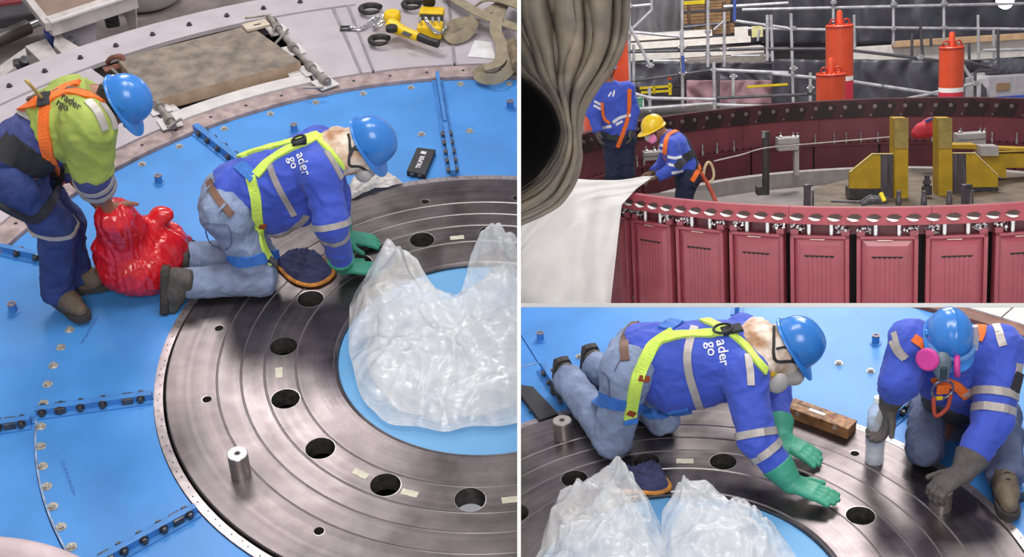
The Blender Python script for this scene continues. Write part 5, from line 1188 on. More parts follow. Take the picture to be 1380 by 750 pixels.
# ------------------------------------------------------------------ upper right bay: two workers in the rotor
def P2_(x, y, Y): return S2.aty(x, y, Y)
ZF = -0.82
M_jeank = mat('black_denim', srgb(34, 42, 70), 0.85, var=0.14, vscale=8, bump=0.35, bscale=55)
YC = 15.9
JC = dict(pel=P2_(832, 176, YC), chest=P2_(826, 135, YC), neck=P2_(822, 113, YC), head=P2_(817, 93, YC), sR=P2_(808, 122, YC), sL=P2_(845, 121, YC), eR=P2_(799, 152, YC-0.02), wR=P2_(806, 178, YC-0.12), eL=P2_(853, 150, YC), wL=P2_(850, 176, YC-0.1), hR=P2_(824, 188, YC), hL=P2_(843, 188, YC), hup=(0, 0, 1), hfwd=(0.1, -1, -0.25))
for s, x in (('R', 0), ('L', 1)):
    h_ = Vector(JC['h'+s]); JC['k'+s] = Vector((h_.x, h_.y-0.03, (h_.z+ZF)/2+0.02)); JC['a'+s] = Vector((h_.x, h_.y+0.02, ZF+0.11))
pC = person(S2, 'standing worker in blue jacket partly hidden behind the draped tarpaulin', JC, trousers=M_jeank, g=1.08, feet=[(JC['aR'], (-0.1, -1, 0), (0, 0, 1)), (JC['aL'], (0.1, -1, 0), (0, 0, 1))], seed=41, loc=(JC['aR'][0], YC, ZF))
hard_hat(pC, Vector(JC['head'])+Vector((0, 0, 0.04)), (0, 0, 1), (0.1, -1, 0), M_hatb)
for s, k_ in (('R', 1), ('L', -1)): pC.part('glove', blob(hand_prims(JC['w'+s], (0.1*k_, -0.4, -0.9), (0.5*k_, 0, 0), (0, -1, 0), (0.3, 0.4, 0.4), 1.1)+[rc(JC['w'+s], Vector(JC['w'+s])+Vector((0, -0.02, -0.05)), 0.04, 0.03)], 0.006, 0.01), M_gloved, smooth=True, sharp=180)
for pth, w_ in (([(826, 165), (836, 158), (850, 155)], 0.035), ([(830, 168), (839, 163)], 0.03), ([(812, 172), (824, 170)], 0.035), ([(801, 136), (812, 142)], 0.03), ([(800, 142), (810, 147)], 0.028), ([(820, 130), (824, 124)], 0.02), ([(826, 130), (828, 122)], 0.02)): band(pC, 'reflective_band', pth, w_, M_print, pC.jacket, bvh=pC.jbvh)
for pth, w_ in (([(848, 120), (847, 150), (842, 172), (832, 198)], 0.05), ([(812, 138), (814, 158), (822, 166)], 0.035)): band(pC, 'harness_strap', pth, w_, M_strapo, lift=0.01)
band(pC, 'belt_pad', [(812, 182), (830, 186), (850, 180)], 0.07, M_strapk)

YD = 14.5
JD = dict(pel=P2_(926, 228, YD), chest=P2_(908, 196, YD), neck=P2_(897, 182, YD), head=P2_(885, 177, YD), sR=P2_(905, 190, YD+0.16), sL=P2_(902, 198, YD-0.19), eL=P2_(913, 224, YD-0.26), wL=P2_(886, 238, YD-0.24), eR=P2_(895, 220, YD+0.2), wR=P2_(880, 232, YD+0.1), hL=P2_(926, 240, YD-0.10), hR=P2_(928, 238, YD+0.10), hup=(-0.42, -0.05, 0.9), hfwd=(-0.88, -0.25, -0.42))
for s in 'RL':
    h_ = Vector(JD['h'+s]); JD['k'+s] = Vector((h_.x-0.06, h_.y, (h_.z+ZF)/2+0.02)); JD['a'+s] = Vector((h_.x, h_.y, ZF+0.11))
pD = person(S2, 'stooping worker in blue jacket with yellow hard hat and pink respirator in the rotor', JD, trousers=M_jeank, g=1.08, feet=[(JD['aR'], (-1, 0, 0), (0, 0, 1)), (JD['aL'], (-1, -0.2, 0), (0, 0, 1))], seed=51, loc=(JD['aL'][0], YD, ZF))
hard_hat(pD, P2_(880, 171, YD), (-0.33, -0.12, 0.93), (-0.90, -0.25, -0.33), M_haty, 1.0)
q = P2_(879, 187, YD-0.08); dm = MB(); dm.lathe([(0, -0.015), (0.05, -0.015), (0.055, 0), (0.045, 0.015), (0, 0.016)], 20, Matrix.Translation(q+Vector((0.01, -0.03, 0.0))) @ frame((1, 0, 0), (-0.45, -0.85, 0.1)).to_4x4() if False else Matrix.Translation(q) @ frame((0, 0, 1), (-0.5, -0.85, 0.1)).to_4x4())
pD.part('respirator_filter', dm, mat('pale_pink_filter', srgb(224, 130, 180), 0.6), smooth=True); pD.part('respirator', blob([el(q+Vector((-0.03, 0.05, 0.02)), (0.05, 0.05, 0.06))], 0.008, 0.01), mat('respirator_grey', srgb(190, 186, 184), 0.5), smooth=True, sharp=180)
for s, k_ in (('L', 1), ('R', -1)): pD.part('glove', blob(hand_prims(JD['w'+s], (-0.95, -0.05, -0.25), (0, 0, -1), (0, 0.9*k_, 0.3), (0.3, 0.5, 0.4), 1.1)+[rc(JD['w'+s], Vector(JD['w'+s])+Vector((0.04, 0, 0.01)), 0.03, 0.04)], 0.006, 0.01), mat('brown_glove', srgb(110, 84, 66), 0.8), smooth=True, sharp=180)
for pth, w_ in (([(900, 211), (910, 213), (918, 211)], 0.03), ([(898, 220), (908, 223), (916, 222)], 0.03), ([(888, 195), (894, 196)], 0.03), ([(888, 203), (894, 204)], 0.03), ([(905, 233), (920, 230)], 0.03)): band(pD, 'reflective_band', pth, w_, M_print, pD.jacket, bvh=pD.jbvh)
for pth, w_, m_ in (([(914, 176), (902, 181), (897, 194), (896, 214)], 0.05, M_strapo), ([(920, 180), (932, 196), (940, 212), (938, 228)], 0.03, M_strapk), ([(944, 222), (938, 234), (932, 244)], 0.055, M_strapo), ([(912, 226), (922, 214), (934, 206)], 0.09, M_strapk), ([(940, 208), (946, 222), (950, 240)], 0.02, MATS['red_webbing'])): band(pD, 'harness_strap', pth, w_, m_, lift=0.01)
q = P2_(955, 232, YD); bk = MB(); bk.tube([q+Vector((0.06*math.cos(a)*(1-0.25*math.sin(a)), 0.02*math.cos(a), 0.115*math.sin(a))) for a in [2*PI*k_/20 for k_ in range(20)]], 0.016, 8, closed=True); pD.part('rope_hook', bk, mat('hook_cream', srgb(206, 190, 150), 0.5), smooth=True, label='large cream snap hook')
bk = MB(); bk.tube(catmull([P2_(944, 232, YD-.1), P2_(955, 250, YD-.12), P2_(965, 272, YD-.2)], 5), 0.022, 8); pD.part('lanyard', bk, MATS['red_webbing'], smooth=True)

# ------------------------------------------------------------------ tarpaulin hood and white sheet
def interp(cv, v):
    x = v*(len(cv)-1); i = min(int(x), len(cv)-2); f_ = x-i; p0 = Vector(cv[max(i-1, 0)]); p1 = Vector(cv[i]); p2 = Vector(cv[i+1]); p3 = Vector(cv[min(i+2, len(cv)-1)])
    return 0.5*((2*p1)+(p2-p0)*f_+(2*p0-5*p1+4*p2-p3)*f_*f_+(3*p1-p0-3*p2+p3)*f_**3)
Rc = [(848, -25), (848, 10), (846, 40), (839, 66), (826, 92), (808, 116), (793, 140), (784, 165), (782, 190), (783, 215), (776, 243), (758, 272), (730, 290), (690, 307)]
Lc = [(640, -25), (650, 10), (664, 40), (680, 70), (694, 95), (712, 108), (732, 124), (748, 145), (757, 172), (754, 192), (745, 212), (728, 236), (708, 252), (690, 262)]
Rc = [(*p, 0) for p in Rc]; Lc = [(*p, 0) for p in Lc]
def tarp_fn(u, v):
    a = interp(Lc, v); b = interp(Rc, v); p = a*(1-u)+b*u
    wv = u*7.2+0.8*noise.noise(Vector((u*2.2, v*2.6, 1.0)))+v*0.8
    wv2 = u*17+1.6*noise.noise(Vector((u*3+5, v*3, 2.0)))+v*1.5
    fold = -(abs(math.sin(wv*PI*0.62))**0.55)*0.26*(0.3+0.7*min(1, u*1.5))*(0.55+0.45*(1-v*0.6))-(abs(math.sin(wv2*PI*0.5))**0.7)*0.07
    cr = noise.noise(Vector((u*5, v*9, 4)))*0.05+noise.noise(Vector((u*11, v*16, 7)))*0.012
    return S2.aty(p.x, p.y, 10.05-0.4*math.sin(PI*min(1, u*0.9+0.1))+fold+cr)
t = Thing(S2, 'tarpaulin', 'heavy khaki tarpaulin hanging in folds round a dark opening', 'tarpaulin', S2.aty(760, 290, 9.9), clip=True)
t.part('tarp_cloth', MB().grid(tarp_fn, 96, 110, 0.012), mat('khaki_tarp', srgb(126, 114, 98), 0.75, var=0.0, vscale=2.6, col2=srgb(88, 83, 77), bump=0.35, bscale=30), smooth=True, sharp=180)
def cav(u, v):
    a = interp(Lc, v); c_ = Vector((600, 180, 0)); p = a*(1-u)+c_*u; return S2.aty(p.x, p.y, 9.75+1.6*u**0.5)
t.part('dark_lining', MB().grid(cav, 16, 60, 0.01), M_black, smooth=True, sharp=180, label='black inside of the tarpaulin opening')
for pts in ([(808, 60), (806, 90), (797, 112)], [(796, 22), (799, 40)]):
    pass
Tt = [(690, 318, 0), (715, 292, 0), (745, 262, 0), (768, 243, 0), (800, 243, 0), (836, 243, 0), (868, 238, 0), (882, 237, 0)]
Tm = [(690, 345, 0), (714, 318, 0), (744, 290, 0), (768, 268, 0), (792, 262, 0), (815, 258, 0), (838, 258, 0), (858, 254, 0)]
Tn = [(690, 372, 0), (714, 352, 0), (742, 330, 0), (766, 308, 0), (788, 296, 0), (806, 286, 0), (826, 277, 0), (838, 276, 0)]
Tb = [(690, 430, 0), (712, 430, 0), (734, 430, 0), (756, 430, 0), (774, 430, 0), (792, 430, 0), (808, 430, 0), (820, 430, 0)]
def sheet_fn(u, v):
    if v < 0.15: p = interp(Tt, u).lerp(interp(Tm, u), v/0.15); Y = 12.95-0.35*v/0.15
    elif v < 0.32: f_ = (v-0.15)/0.17; p = interp(Tm, u).lerp(interp(Tn, u), f_); Y = 12.60-0.28*f_
    else: f_ = (v-0.32)/0.68; p = interp(Tn, u).lerp(interp(Tb, u), f_); Y = 12.32-0.05*f_
    Y += (1-u)*0.25+0.04*math.sin(u*14+2*noise.noise(Vector((u*3, v*2, 0))))*(0.3+v)+0.03*noise.noise(Vector((u*7, v*5, 2)))+(0.035*math.sin(v*70+u*6) if v < 0.2 else 0)
    return S2.aty(p.x, p.y, Y)
t = Thing(S2, 'white_sheet', 'white protective sheet draped over the left end of the rotor ring', 'sheet', S2.aty(770, 400, 12.3), clip=True)
t.part('sheet_cloth', MB().grid(sheet_fn, 70, 90, 0.006), mat('white_geotextile', srgb(208, 205, 204), 0.8, var=0.03, vscale=4, bump=0.3, bscale=14), smooth=True, sharp=180)
# ================================================================== things on the floors
M_case = mat('black_case', srgb(44, 42, 46), 0.5, var=0.08, vscale=20)
def film_material(name, tint, alpha):
    m = bpy.data.materials.new(name); m.use_nodes = True; nt = m.node_tree; b = nt.nodes['Principled BSDF']; N = nt.nodes.new; L = nt.links.new
    b.inputs['Base Color'].default_value = (*tint, 1); b.inputs['Roughness'].default_value = 0.09; b.inputs['Specular IOR Level'].default_value = 0.7
    tc = N('ShaderNodeTexCoord'); n = N('ShaderNodeTexNoise'); n.inputs['Scale'].default_value = 7; n.inputs['Detail'].default_value = 6; n.inputs['Distortion'].default_value = 1.2; L(tc.outputs['Object'], n.inputs['Vector'])
    mr = N('ShaderNodeMapRange'); mr.inputs[1].default_value = 0.35; mr.inputs[2].default_value = 0.65; mr.inputs[3].default_value = alpha[0]; mr.inputs[4].default_value = alpha[1]; L(n.outputs['Fac'], mr.inputs[0]); L(mr.outputs[0], b.inputs['Alpha'])
    mp = N('ShaderNodeMapping'); mp.inputs['Scale'].default_value = (3, 11, 7); mp.inputs['Rotation'].default_value = (0.3, 0.2, 0.7); L(tc.outputs['Object'], mp.inputs[0])
    n2 = N('ShaderNodeTexNoise'); n2.inputs['Scale'].default_value = 1.6; n2.inputs['Detail'].default_value = 3; n2.inputs['Distortion'].default_value = 1.5; L(mp.outputs[0], n2.inputs['Vector'])
    bp = N('ShaderNodeBump'); bp.inputs['Strength'].default_value = 0.35; bp.inputs['Distance'].default_value = 0.03; L(n2.outputs['Fac'], bp.inputs['Height']); L(bp.outputs[0], b.inputs['Normal'])
    return m
M_film = film_material('clear_polythene', (0.92, 0.91, 0.90), (0.42, 0.58))
def cloth_heap(S, outline, zb, peaks, nu=64, nv=150, amp=0.035, seed=0.0, edge=0.012, thick=0.0, freq=5.0, base=0.05):
    """a crumpled sheet: outline of its footprint on the floor (pixels), peaks (px, py, height, radius)"""
    B = [S.at(x, y, zb) for x, y in outline]; c = sum(B, Vector((0, 0, 0)))/len(B)
    Rm = sum((b_-c).length for b_ in B)/len(B)
    Pk = [(S.at(x, y, zb), h, r) for x, y, h, r in peaks]
    def crease(q):
        best = 0.0
        for i, th in enumerate((0.3, 1.2, 2.0, 2.8)):
            x = q.x*math.cos(th)+q.y*math.sin(th); y = -q.x*math.sin(th)+q.y*math.cos(th)
            n_ = noise.noise(Vector((x*0.9+seed, y*0.28, i*7.3+seed))); best += max(0, 1-abs(n_)*8.0)*(0.5+0.5*noise.noise(Vector((q.x*0.4, q.y*0.4, i+seed))))
        return best
    def fn(u, v):
        x = v*len(B); i = int(x) % len(B); f_ = x-int(x); p0 = B[i-1]; p1 = B[i]; p2 = B[(i+1) % len(B)]; p3 = B[(i+2) % len(B)]
        b = 0.5*((2*p1)+(p2-p0)*f_+(2*p0-5*p1+4*p2-p3)*f_*f_+(3*p1-p0-3*p2+p3)*f_**3)
        b = c+(b-c)*(1+0.07*noise.noise(Vector((v*16, seed, 0))))
        cb = c+(b-c).normalized()*Rm; kk = min(1, max(0, (u-0.2)/0.6)); kk = kk*kk*(3-2*kk); p = c+(cb.lerp(b, kk)-c)*u
        q = Vector((p.x, p.y, 0))*freq+Vector((seed, seed, 0)); q2 = q+0.8*nvec(q*0.5)
        rid = crease(q2)+0.45*crease(q2*2.3+Vector((9, 4, 0)))
        lump = noise.noise(q*0.55)+0.4*noise.noise(q*1.3)
        fall = min(1, (1-u)*5)
        h = edge+fall*(base+amp*(rid*0.6+lump*1.5))
        for (pp, ph, pr) in Pk:
            dv = Vector((p.x-pp.x, p.y-pp.y)); d = dv.length/pr; an = math.atan2(dv.y, dv.x)
            h += ph*math.exp(-d**1.7)*(0.85+0.16*math.sin(an*5+seed+2*d)*min(1, d*2)+0.12*rid)
        dx = nvec(q*0.9)*0.18/freq*fall
        return Vector((p.x+dx.x, p.y+dx.y, zb+max(edge, h)))
    def sq(a, b):
        x = 2*a-1; y = 2*b-1; X = x*math.sqrt(1-y*y/2); Y = y*math.sqrt(1-x*x/2)
        return fn(min(1, math.hypot(X, Y)), (math.atan2(Y, X)/(2*PI)) % 1.0)
    n_ = int(math.sqrt(nu*nv)); return MB().grid(sq, n_, n_, thick)
film1 = Thing(S1, 'plastic_sheet', 'crumpled clear plastic sheeting heaped on the left blue disc centre', 'plastic sheet', S1.at(600, 500, -0.018), clip=True)
film1.part('sheet', cloth_heap(S1, [(474, 425), (505, 385), (560, 398), (610, 420), (640, 392), (690, 380), (740, 400), (750, 500), (720, 560), (640, 582), (580, 585), (520, 570), (488, 540), (472, 490)], -0.018,
  [(548, 402, 0.26, 0.16), (500, 430, 0.10, 0.14), (682, 400, 0.30, 0.17), (660, 400, 0.18, 0.10), (600, 510, 0.10, 0.25), (520, 500, 0.08, 0.2), (690, 480, 0.12, 0.2)], seed=3.0), M_film, smooth=True, sharp=180)
film1.part('inner_fold', cloth_heap(S1, [(500, 420), (560, 405), (640, 410), (720, 400), (735, 520), (640, 565), (560, 565), (505, 520)], -0.018, [(550, 420, 0.16, 0.16), (680, 420, 0.2, 0.2), (590, 500, 0.06, 0.3)], 40, 90, 0.05, 8.0), M_film, smooth=True, sharp=180)
film3 = Thing(S3, 'plastic_sheet', 'crumpled clear plastic heap at lower left beside the folded rag', 'plastic sheet', S3.at(820, 740, -0.018), clip=True)
film3.part('sheet', cloth_heap(S3, [(745, 705), (775, 682), (830, 690), (875, 705), (898, 745), (890, 800), (800, 820), (715, 800), (728, 745)], -0.018, [(842, 708, 0.26, 0.13), (785, 705, 0.16, 0.14), (815, 760, 0.12, 0.2), (865, 750, 0.08, 0.12)], seed=12.0), M_film, smooth=True, sharp=180)
film3.part('inner_fold', cloth_heap(S3, [(765, 705), (830, 700), (885, 745), (870, 800), (790, 800), (745, 750)], -0.018, [(838, 715, 0.18, 0.13), (800, 745, 0.12, 0.16)], 40, 80, 0.05, 15.0), M_film, smooth=True, sharp=180)
film4 = Thing(S3, 'plastic_sheet', 'crumpled clear plastic heap at the centre of the lower bay edge', 'plastic sheet', S3.at(970, 740, -0.018), clip=True)
film4.part('sheet', cloth_heap(S3, [(893, 735), (905, 708), (945, 700), (1000, 706), (1050, 740), (1085, 790), (1000, 830), (905, 810)], -0.018, [(920, 722, 0.20, 0.13), (985, 735, 0.16, 0.16), (1030, 765, 0.12, 0.13), (955, 770, 0.12, 0.2)], seed=22.0), M_film, smooth=True, sharp=180)
film4.part('inner_fold', cloth_heap(S3, [(905, 740), (930, 712), (1000, 715), (1050, 765), (1000, 820), (910, 800)], -0.018, [(925, 735, 0.12, 0.14), (990, 745, 0.12, 0.16)], 40, 80, 0.05, 27.0), M_film, smooth=True, sharp=180)

# ---- flat black cases
def case(S, quad, z, h, label, text=None, clip=False):
    P = [S.at(x, y, z+h) for x, y in quad]     # far-left, far-right, near-right, near-left (top face)
    c = sum(P, Vector())/4; t = Thing(S, 'flat_case', label, 'case', (c.x, c.y, z), clip=clip)
    def ins(k): return [c+(p-c)*k for p in P]
    b = MB(); lo = [Vector((p.x, p.y, z)) for p in P]; n = 4
    rings = [lo, [Vector((p.x, p.y, z+h-0.004)) for p in P], [Vector((p.x, p.y, z+h)) for p in ins(0.975)]]
    V = [p for r in rings for p in r]; F = [(3, 2, 1, 0), (8, 9, 10, 11)]+[(r*4+i, r*4+(i+1) % 4, r*4+4+(i+1) % 4, r*4+4+i) for r in range(2) for i in range(4)]
    body = t.part('case_body', b.add(V, F), M_case)
    s = MB(); rg = [[Vector((p.x, p.y, z+h*0.55)) for p in ins(1.006)], [Vector((p.x, p.y, z+h*0.62)) for p in ins(1.006)]]
    s.add([p for r in rg for p in r], [(i, (i+1) % 4, 4+(i+1) % 4, 4+i) for i in range(4)]); t.part('lid_line', s, M_boltd)
    if text:
        ux = (P[0]-P[3]); L_ = ux.length; ux.normalize(); uy = (P[3]-P[2]).normalized()
        V2, F2, wd = text_mesh(text, 1.0, 0.02); sc = L_*0.52/wd; org = P[3].lerp(P[2], 0.60)+ux*L_*0.18
        t.part('lettering', MB().add([org+ux*x*sc+uy*y*sc+Vector((0, 0, 0.0008)) for x, y in V2], F2), M_print, body, label='white brand lettering')
        o2 = org+ux*(L_*0.52+0.02); lg = MB()
        for (a, b_, c_, d_) in ((0, 0.0, 0.012, 0.034), (0.016, 0.0, 0.026, 0.034), (0.012, 0.013, 0.016, 0.021)):
            q = [o2+ux*a+uy*b_, o2+ux*c_+uy*b_, o2+ux*c_+uy*d_, o2+ux*a+uy*d_]; lg.add([v+Vector((0, 0, 0.0008)) for v in q], [(0, 1, 2, 3)])
        t.part('logo', lg, M_print, body)
    for fr in (0.3, 0.7):
        p = P[3].lerp(P[2], fr) if not clip else P[3].lerp(P[0], fr); q = MB(); q.box((p.x, p.y, z+h*0.55), (0.022, 0.022, h*0.5), None, 0.003); t.part('latch', q, M_boltd)
    return t
case(S1, [(562, 198), (587, 201), (573, 235), (548, 230)], ZI, 0.035, 'flat black tool case with white lettering on the blue floor', 'TRUPER')
case(S3, [(690, 516), (718, 520), (752, 556), (727, 565)], ZI, 0.03, 'flat black case half cut off by the dividing wall beside the lower kneeling worker', None, True)

# ---- steel pegs on the discs
M_peg = mat('peg_steel', srgb(190, 182, 178), 0.3, 0.85, var=0.08, vscale=14)
def peg(S, x, y, r, h, label, z=0.0):
    p = pol(x, 1.312, y, z); t = Thing(S, 'steel_peg', label, 'peg', p, group='steel dowel pegs on the discs'); T = Matrix.Translation(p)
    m = MB(); m.lathe([(0, 0), (r, 0), (r, h-0.004), (r-0.004, h), (0.009, h), (0.009, h-0.02), (0, h-0.02)], 32, T); t.part('shank', m, M_peg, smooth=True)
    m = MB(); m.lathe([(0.009, h+0.0005), (0.014, h+0.0008), (0.015, h+0.0002)], 16, T); t.part('centre_bore', m, M_boltd, smooth=True)
peg(S1, C1, -141.6, 0.044, 0.125, 'short steel peg standing on the left disc')
peg(S3, C3, 109.4, 0.049, 0.105, 'short steel peg beside the lower kneeling worker\'s leg')
peg(S3, C3, 18.4, 0.05, 0.105, 'short steel peg under the squatting worker\'s grey glove')
M_tape2 = mat('masking_tape', srgb(205, 200, 180), 0.7, var=0.06, vscale=30)
def tape(S, C, x, y, label, L_=0.075, W_=0.034, skew=0.0):
    p = S.at(x, y, 0); a = math.atan2(p.y-C[1], p.x-C[0])+PI/2+skew; F = frame((math.cos(a), math.sin(a), 0), (0, 0, 1))
    m = MB(); n = 6; V = []
    for i in range(n+1):
        x_ = -L_/2+L_*i/n
        for s in (-1, 1): V.append(p+F @ Vector((x_, s*W_/2*(1+0.06*math.sin(i*2.1+s)), 0.0012)))
    m.add(V+[v-Vector((0, 0, 0.001)) for v in V], [(2*i, 2*i+2, 2*i+3, 2*i+1) for i in range(n)])
    single(S, 'masking_tape', m, M_tape2, label, 'tape', p, 'pieces of masking tape on the discs')
for x, y, lab in ((616, 320, 'tape piece between two far bores of the left disc'), (376, 502, 'tape piece between the two leftmost bores'), (486, 638, 'tape piece just left of the lower middle bore'), (552, 664, 'tape piece just right of the lower middle bore'), (688, 673, 'tape piece at the dividing wall right of the last bore')):
    tape(S1, C1, x, y, 'cream masking '+lab)
tape(S3, C3, 923, 621, 'cream masking tape piece on the lower disc between bores', 0.085, 0.04)

# ---- rags
def rag(S, outline, zb, peaks, label, seed):
    t = Thing(S, 'folded_rag', label, 'rag', S.at(sum(p[0] for p in outline)/len(outline), sum(p[1] for p in outline)/len(outline), zb))
    g = cloth_heap(S, outline, zb, peaks, 40, 100, 0.016, seed, 0.006, freq=20.0, base=0.02)
    t.part('cloth', g, mat('navy_rag', srgb(58, 62, 98), 0.9, var=0.15, vscale=18, bump=0.4, bscale=50), smooth=True, sharp=180)
    B = [S.at(x, y, zb+0.012) for x, y in outline]; t.part('hem', MB().tube(catmull(B+[B[0]], 5), 0.011, 8), mat('orange_hem', srgb(214, 140, 58), 0.8, var=0.2, vscale=30), smooth=True)
    return t
rag(S3, [(817, 640), (822, 632), (850, 640), (870, 630), (885, 626), (893, 640), (903, 656), (885, 664), (858, 662), (830, 660)], 0.0, [(850, 645, 0.035, 0.08), (885, 640, 0.04, 0.06), (830, 640, 0.03, 0.05)], 'crumpled navy rag with orange hem on the lower disc', 5)
rag(S1, [(372, 356), (390, 342), (412, 338), (436, 350), (450, 366), (436, 380), (415, 384), (392, 376)], 0.0, [(408, 356, 0.03, 0.1)], 'navy rag with orange hem under the left kneeling worker', 6)
t = Thing(S1, 'white_cloth', 'crumpled white cloth on the disc edge beneath the left blue helmet', 'cloth', S1.at(505, 245, -0.01))
t.part('cloth', cloth_heap(S1, [(468, 262), (480, 246), (500, 240), (522, 238), (536, 243), (541, 248), (520, 255), (495, 262), (474, 270)], -0.005, [(490, 252, 0.05, 0.1), (520, 246, 0.02, 0.06)], 36, 90, 0.02, 9.0, 0.004, freq=18.0, base=0.02), mat('white_rag', srgb(206, 200, 196), 0.85, var=0.08, vscale=20), smooth=True, sharp=180)

# ---- red sack
rb = S1.aty(190, 345, 5.26)
Pq = lambda x, y, Y: S1.aty(x, y, Y)
prm = [el(Pq(188, 352, 5.28), (0.20, 0.17, 0.17)), el(Pq(172, 335, 5.30), (0.14, 0.13, 0.16)), el(Pq(205, 330, 5.34), (0.16, 0.13, 0.13)), rc(Pq(170, 320, 5.26), Pq(156, 290, 5.12), 0.11, 0.085), rc(Pq(190, 318, 5.3), Pq(210, 294, 5.34), 0.07, 0.03), el(Pq(215, 290, 5.34), (0.055, 0.03, 0.03)), rc(Pq(215, 328, 5.36), Pq(250, 326, 5.42), 0.07, 0.02), rc(Pq(150, 330, 5.22), Pq(128, 330, 5.2), 0.09, 0.012)]
t = Thing(S1, 'red_bag', 'shiny red plastic bag held by the bending worker', 'bag', S1.at(190, 396, ZI))
bg = blob(prm, 0.008, 0.05, 0.007, 12.0, 4.0); ga_ = Pq(165, 300, 5.24)
for i, v in enumerate(bg.V):
    d = Vector(v)-ga_; an = math.atan2(d.y, d.x); dl = Vector((d.x, d.y, 0)).length; w_ = 1-2.2*abs(noise.noise(Vector((an*3.2, d.z*2.2, 3.0)))); w2 = 1-2.2*abs(noise.noise(Vector((an*7.5, d.z*4, 9.0))))
    bg.V[i] = tuple(Vector(v)+Vector((d.x, d.y, 0)).normalized()*(w_*0.016+w2*0.008)*min(1, dl*8))
t.part('bag', bg, mat('red_film', srgb(226, 34, 44), 0.2, var=0.10, vscale=6, spec=0.8, bump=0.25, bscale=22), smooth=True, sharp=180)
t = Thing(S1, 'black_brush', 'dark handled brush lying behind the red bag', 'brush', S1.at(245, 330, ZI)); t.part('handle', MB().tube(catmull([S1.at(214, 318, 0.08), S1.at(232, 322, 0.06), S1.at(262, 328, 0.0)], 4), [0.022]*8+[0.018], 8), M_strapk, smooth=True); t.part('ferrule', MB().tube([S1.at(208, 316, 0.085), S1.at(216, 319, 0.078)], 0.026, 10), M_boltd, smooth=True)

# ---- pen marks on the blue plates (too faint to read): short strokes
def scribble(S, f, x0, y0, x1, y1, n, seed, m):
    rnd = random.Random(seed); mb = MB()
    for i in range(n):
        a = i/n; x = x0+(x1-x0)*a; y = y0+(y1-y0)*a; p = S.at(x, y, ZI+0.0008); d = Vector((rnd.uniform(-1, 1), rnd.uniform(-1, 1), 0)).normalized()*0.010; s = d.orthogonal().normalized(); s = Vector((-d.y, d.x, 0)).normalized()*0.0015
        mb.add([p-d-s, p+d-s, p+d+s, p-d+s], [(0, 1, 2, 3)])
    f.part('pen_marks', mb, m, kind='stuff')
M_pen = mat('pen_blue', srgb(44, 72, 150), 0.6)
scribble(S1, fl1, 110, 462, 131, 427, 18, 1, M_pen); scribble(S1, fl1, 84, 622, 101, 668, 18, 2, M_pen)

# ---- concrete plank in the deck recess
tp = [S1.at(158, 79, 0.06), S1.at(336, 34, 0.06), S1.at(405, 83, 0.06), S1.at(204, 136, 0.06)]
t = Thing(S1, 'concrete_plank', 'dusty brown concrete filled hatch plank set in the grey deck', 'plank', (tp[0]+tp[2])/2-Vector((0, 0, 0.12)))
D = Vector((0, 0, -0.085)); V = [p for p in tp]+[p+D for p in tp]
t.part('plank_body', MB().add(V, [(7, 6, 5, 4)]+[(i, (i+1) % 4, 4+(i+1) % 4, 4+i) for i in range(4)]), mat('tan_edge', srgb(176, 150, 126), 0.8, var=0.12, vscale=10))
def topf(u, v):
    p = tp[0].lerp(tp[1], u).lerp(tp[3].lerp(tp[2], u), v); return p+Vector((0, 0, 0.004*math.exp(-((v-0.55)/0.04)**2)+0.002*noise.noise(p*14)))
t.part('dusty_top', MB().grid(topf, 60, 30), mat('dusty_top', srgb(148, 134, 122), 0.9, var=0.0, vscale=9, col2=srgb(106, 98, 92), bump=0.6, bscale=60), smooth=True)
t.part('lifting_hole', MB().lathe([(0.012, 0), (0, 0)], 10, Matrix.Translation(S1.at(224, 137, 0.0)+Vector((0.0, -0.003, 0.01))) @ Matrix.Rotation(PI/2, 4, 'X')), M_dark)
M_hinge = mat('grey_steelwork', srgb(150, 142, 136), 0.5, 0.4, var=0.15, vscale=15)
def hinge(label, pts, extra):
    t = Thing(S1, 'hatch_hinge', label, 'hinge', S1.at(*pts[0], 0.0), group='hatch hinges at the plank ends')
    P = [S1.at(x, y, 0.03) for x, y in pts]; t.part('hinge_rod', MB().tube(P, 0.020, 10), M_hinge, smooth=True)
    for i, (a, b) in enumerate(zip(P[:-1], P[1:])):
        c = (a+b)/2; t.part('knuckle', MB().tube([c-(b-a).normalized()*0.03, c+(b-a).normalized()*0.03], 0.032, 10), M_hinge, smooth=True)
        F = frame(b-a, (0, 0, 1)); t.part('leaf_plate', MB().box(c-Vector((0, 0, 0.022)), (0.14, 0.13, 0.008), F, 0.002), M_deckw)
    for e in extra: t.part('lever', MB().tube([S1.at(x, y, 0.05) for x, y in e], 0.009, 8), M_hinge, smooth=True)
hinge('steel hatch hinge with rods along the right end of the plank', [(362, 22), (385, 52), (405, 76), (432, 104), (443, 112)], [[(368, 62), (388, 40)], [(372, 30), (366, 48)], [(408, 118), (436, 118)], [(330, 24), (362, 20)]])
hinge('steel hatch hinge with rods along the left end of the plank', [(186, 92), (205, 132), (222, 152), (234, 170)], [[(226, 172), (244, 160)], [(150, 92), (172, 112)]])
t = Thing(S1, 'clamp_plate', 'cream clamp plate with slot on the far edge of the plank', 'plate', S1.at(345, 34, 0.06)); q = S1.at(345, 34, 0.075)
t.part('plate', MB().box(q, (0.17, 0.10, 0.02), frame(tp[1]-tp[0], (0, 0, 1)), 0.004), mat('cream_plate', srgb(196, 182, 165), 0.7)); t.part('slot', MB().box(q+Vector((0.01, -0.01, 0.0105)), (0.05, 0.014, 0.002), frame(tp[1]-tp[0], (0, 0, 1))), M_dark)
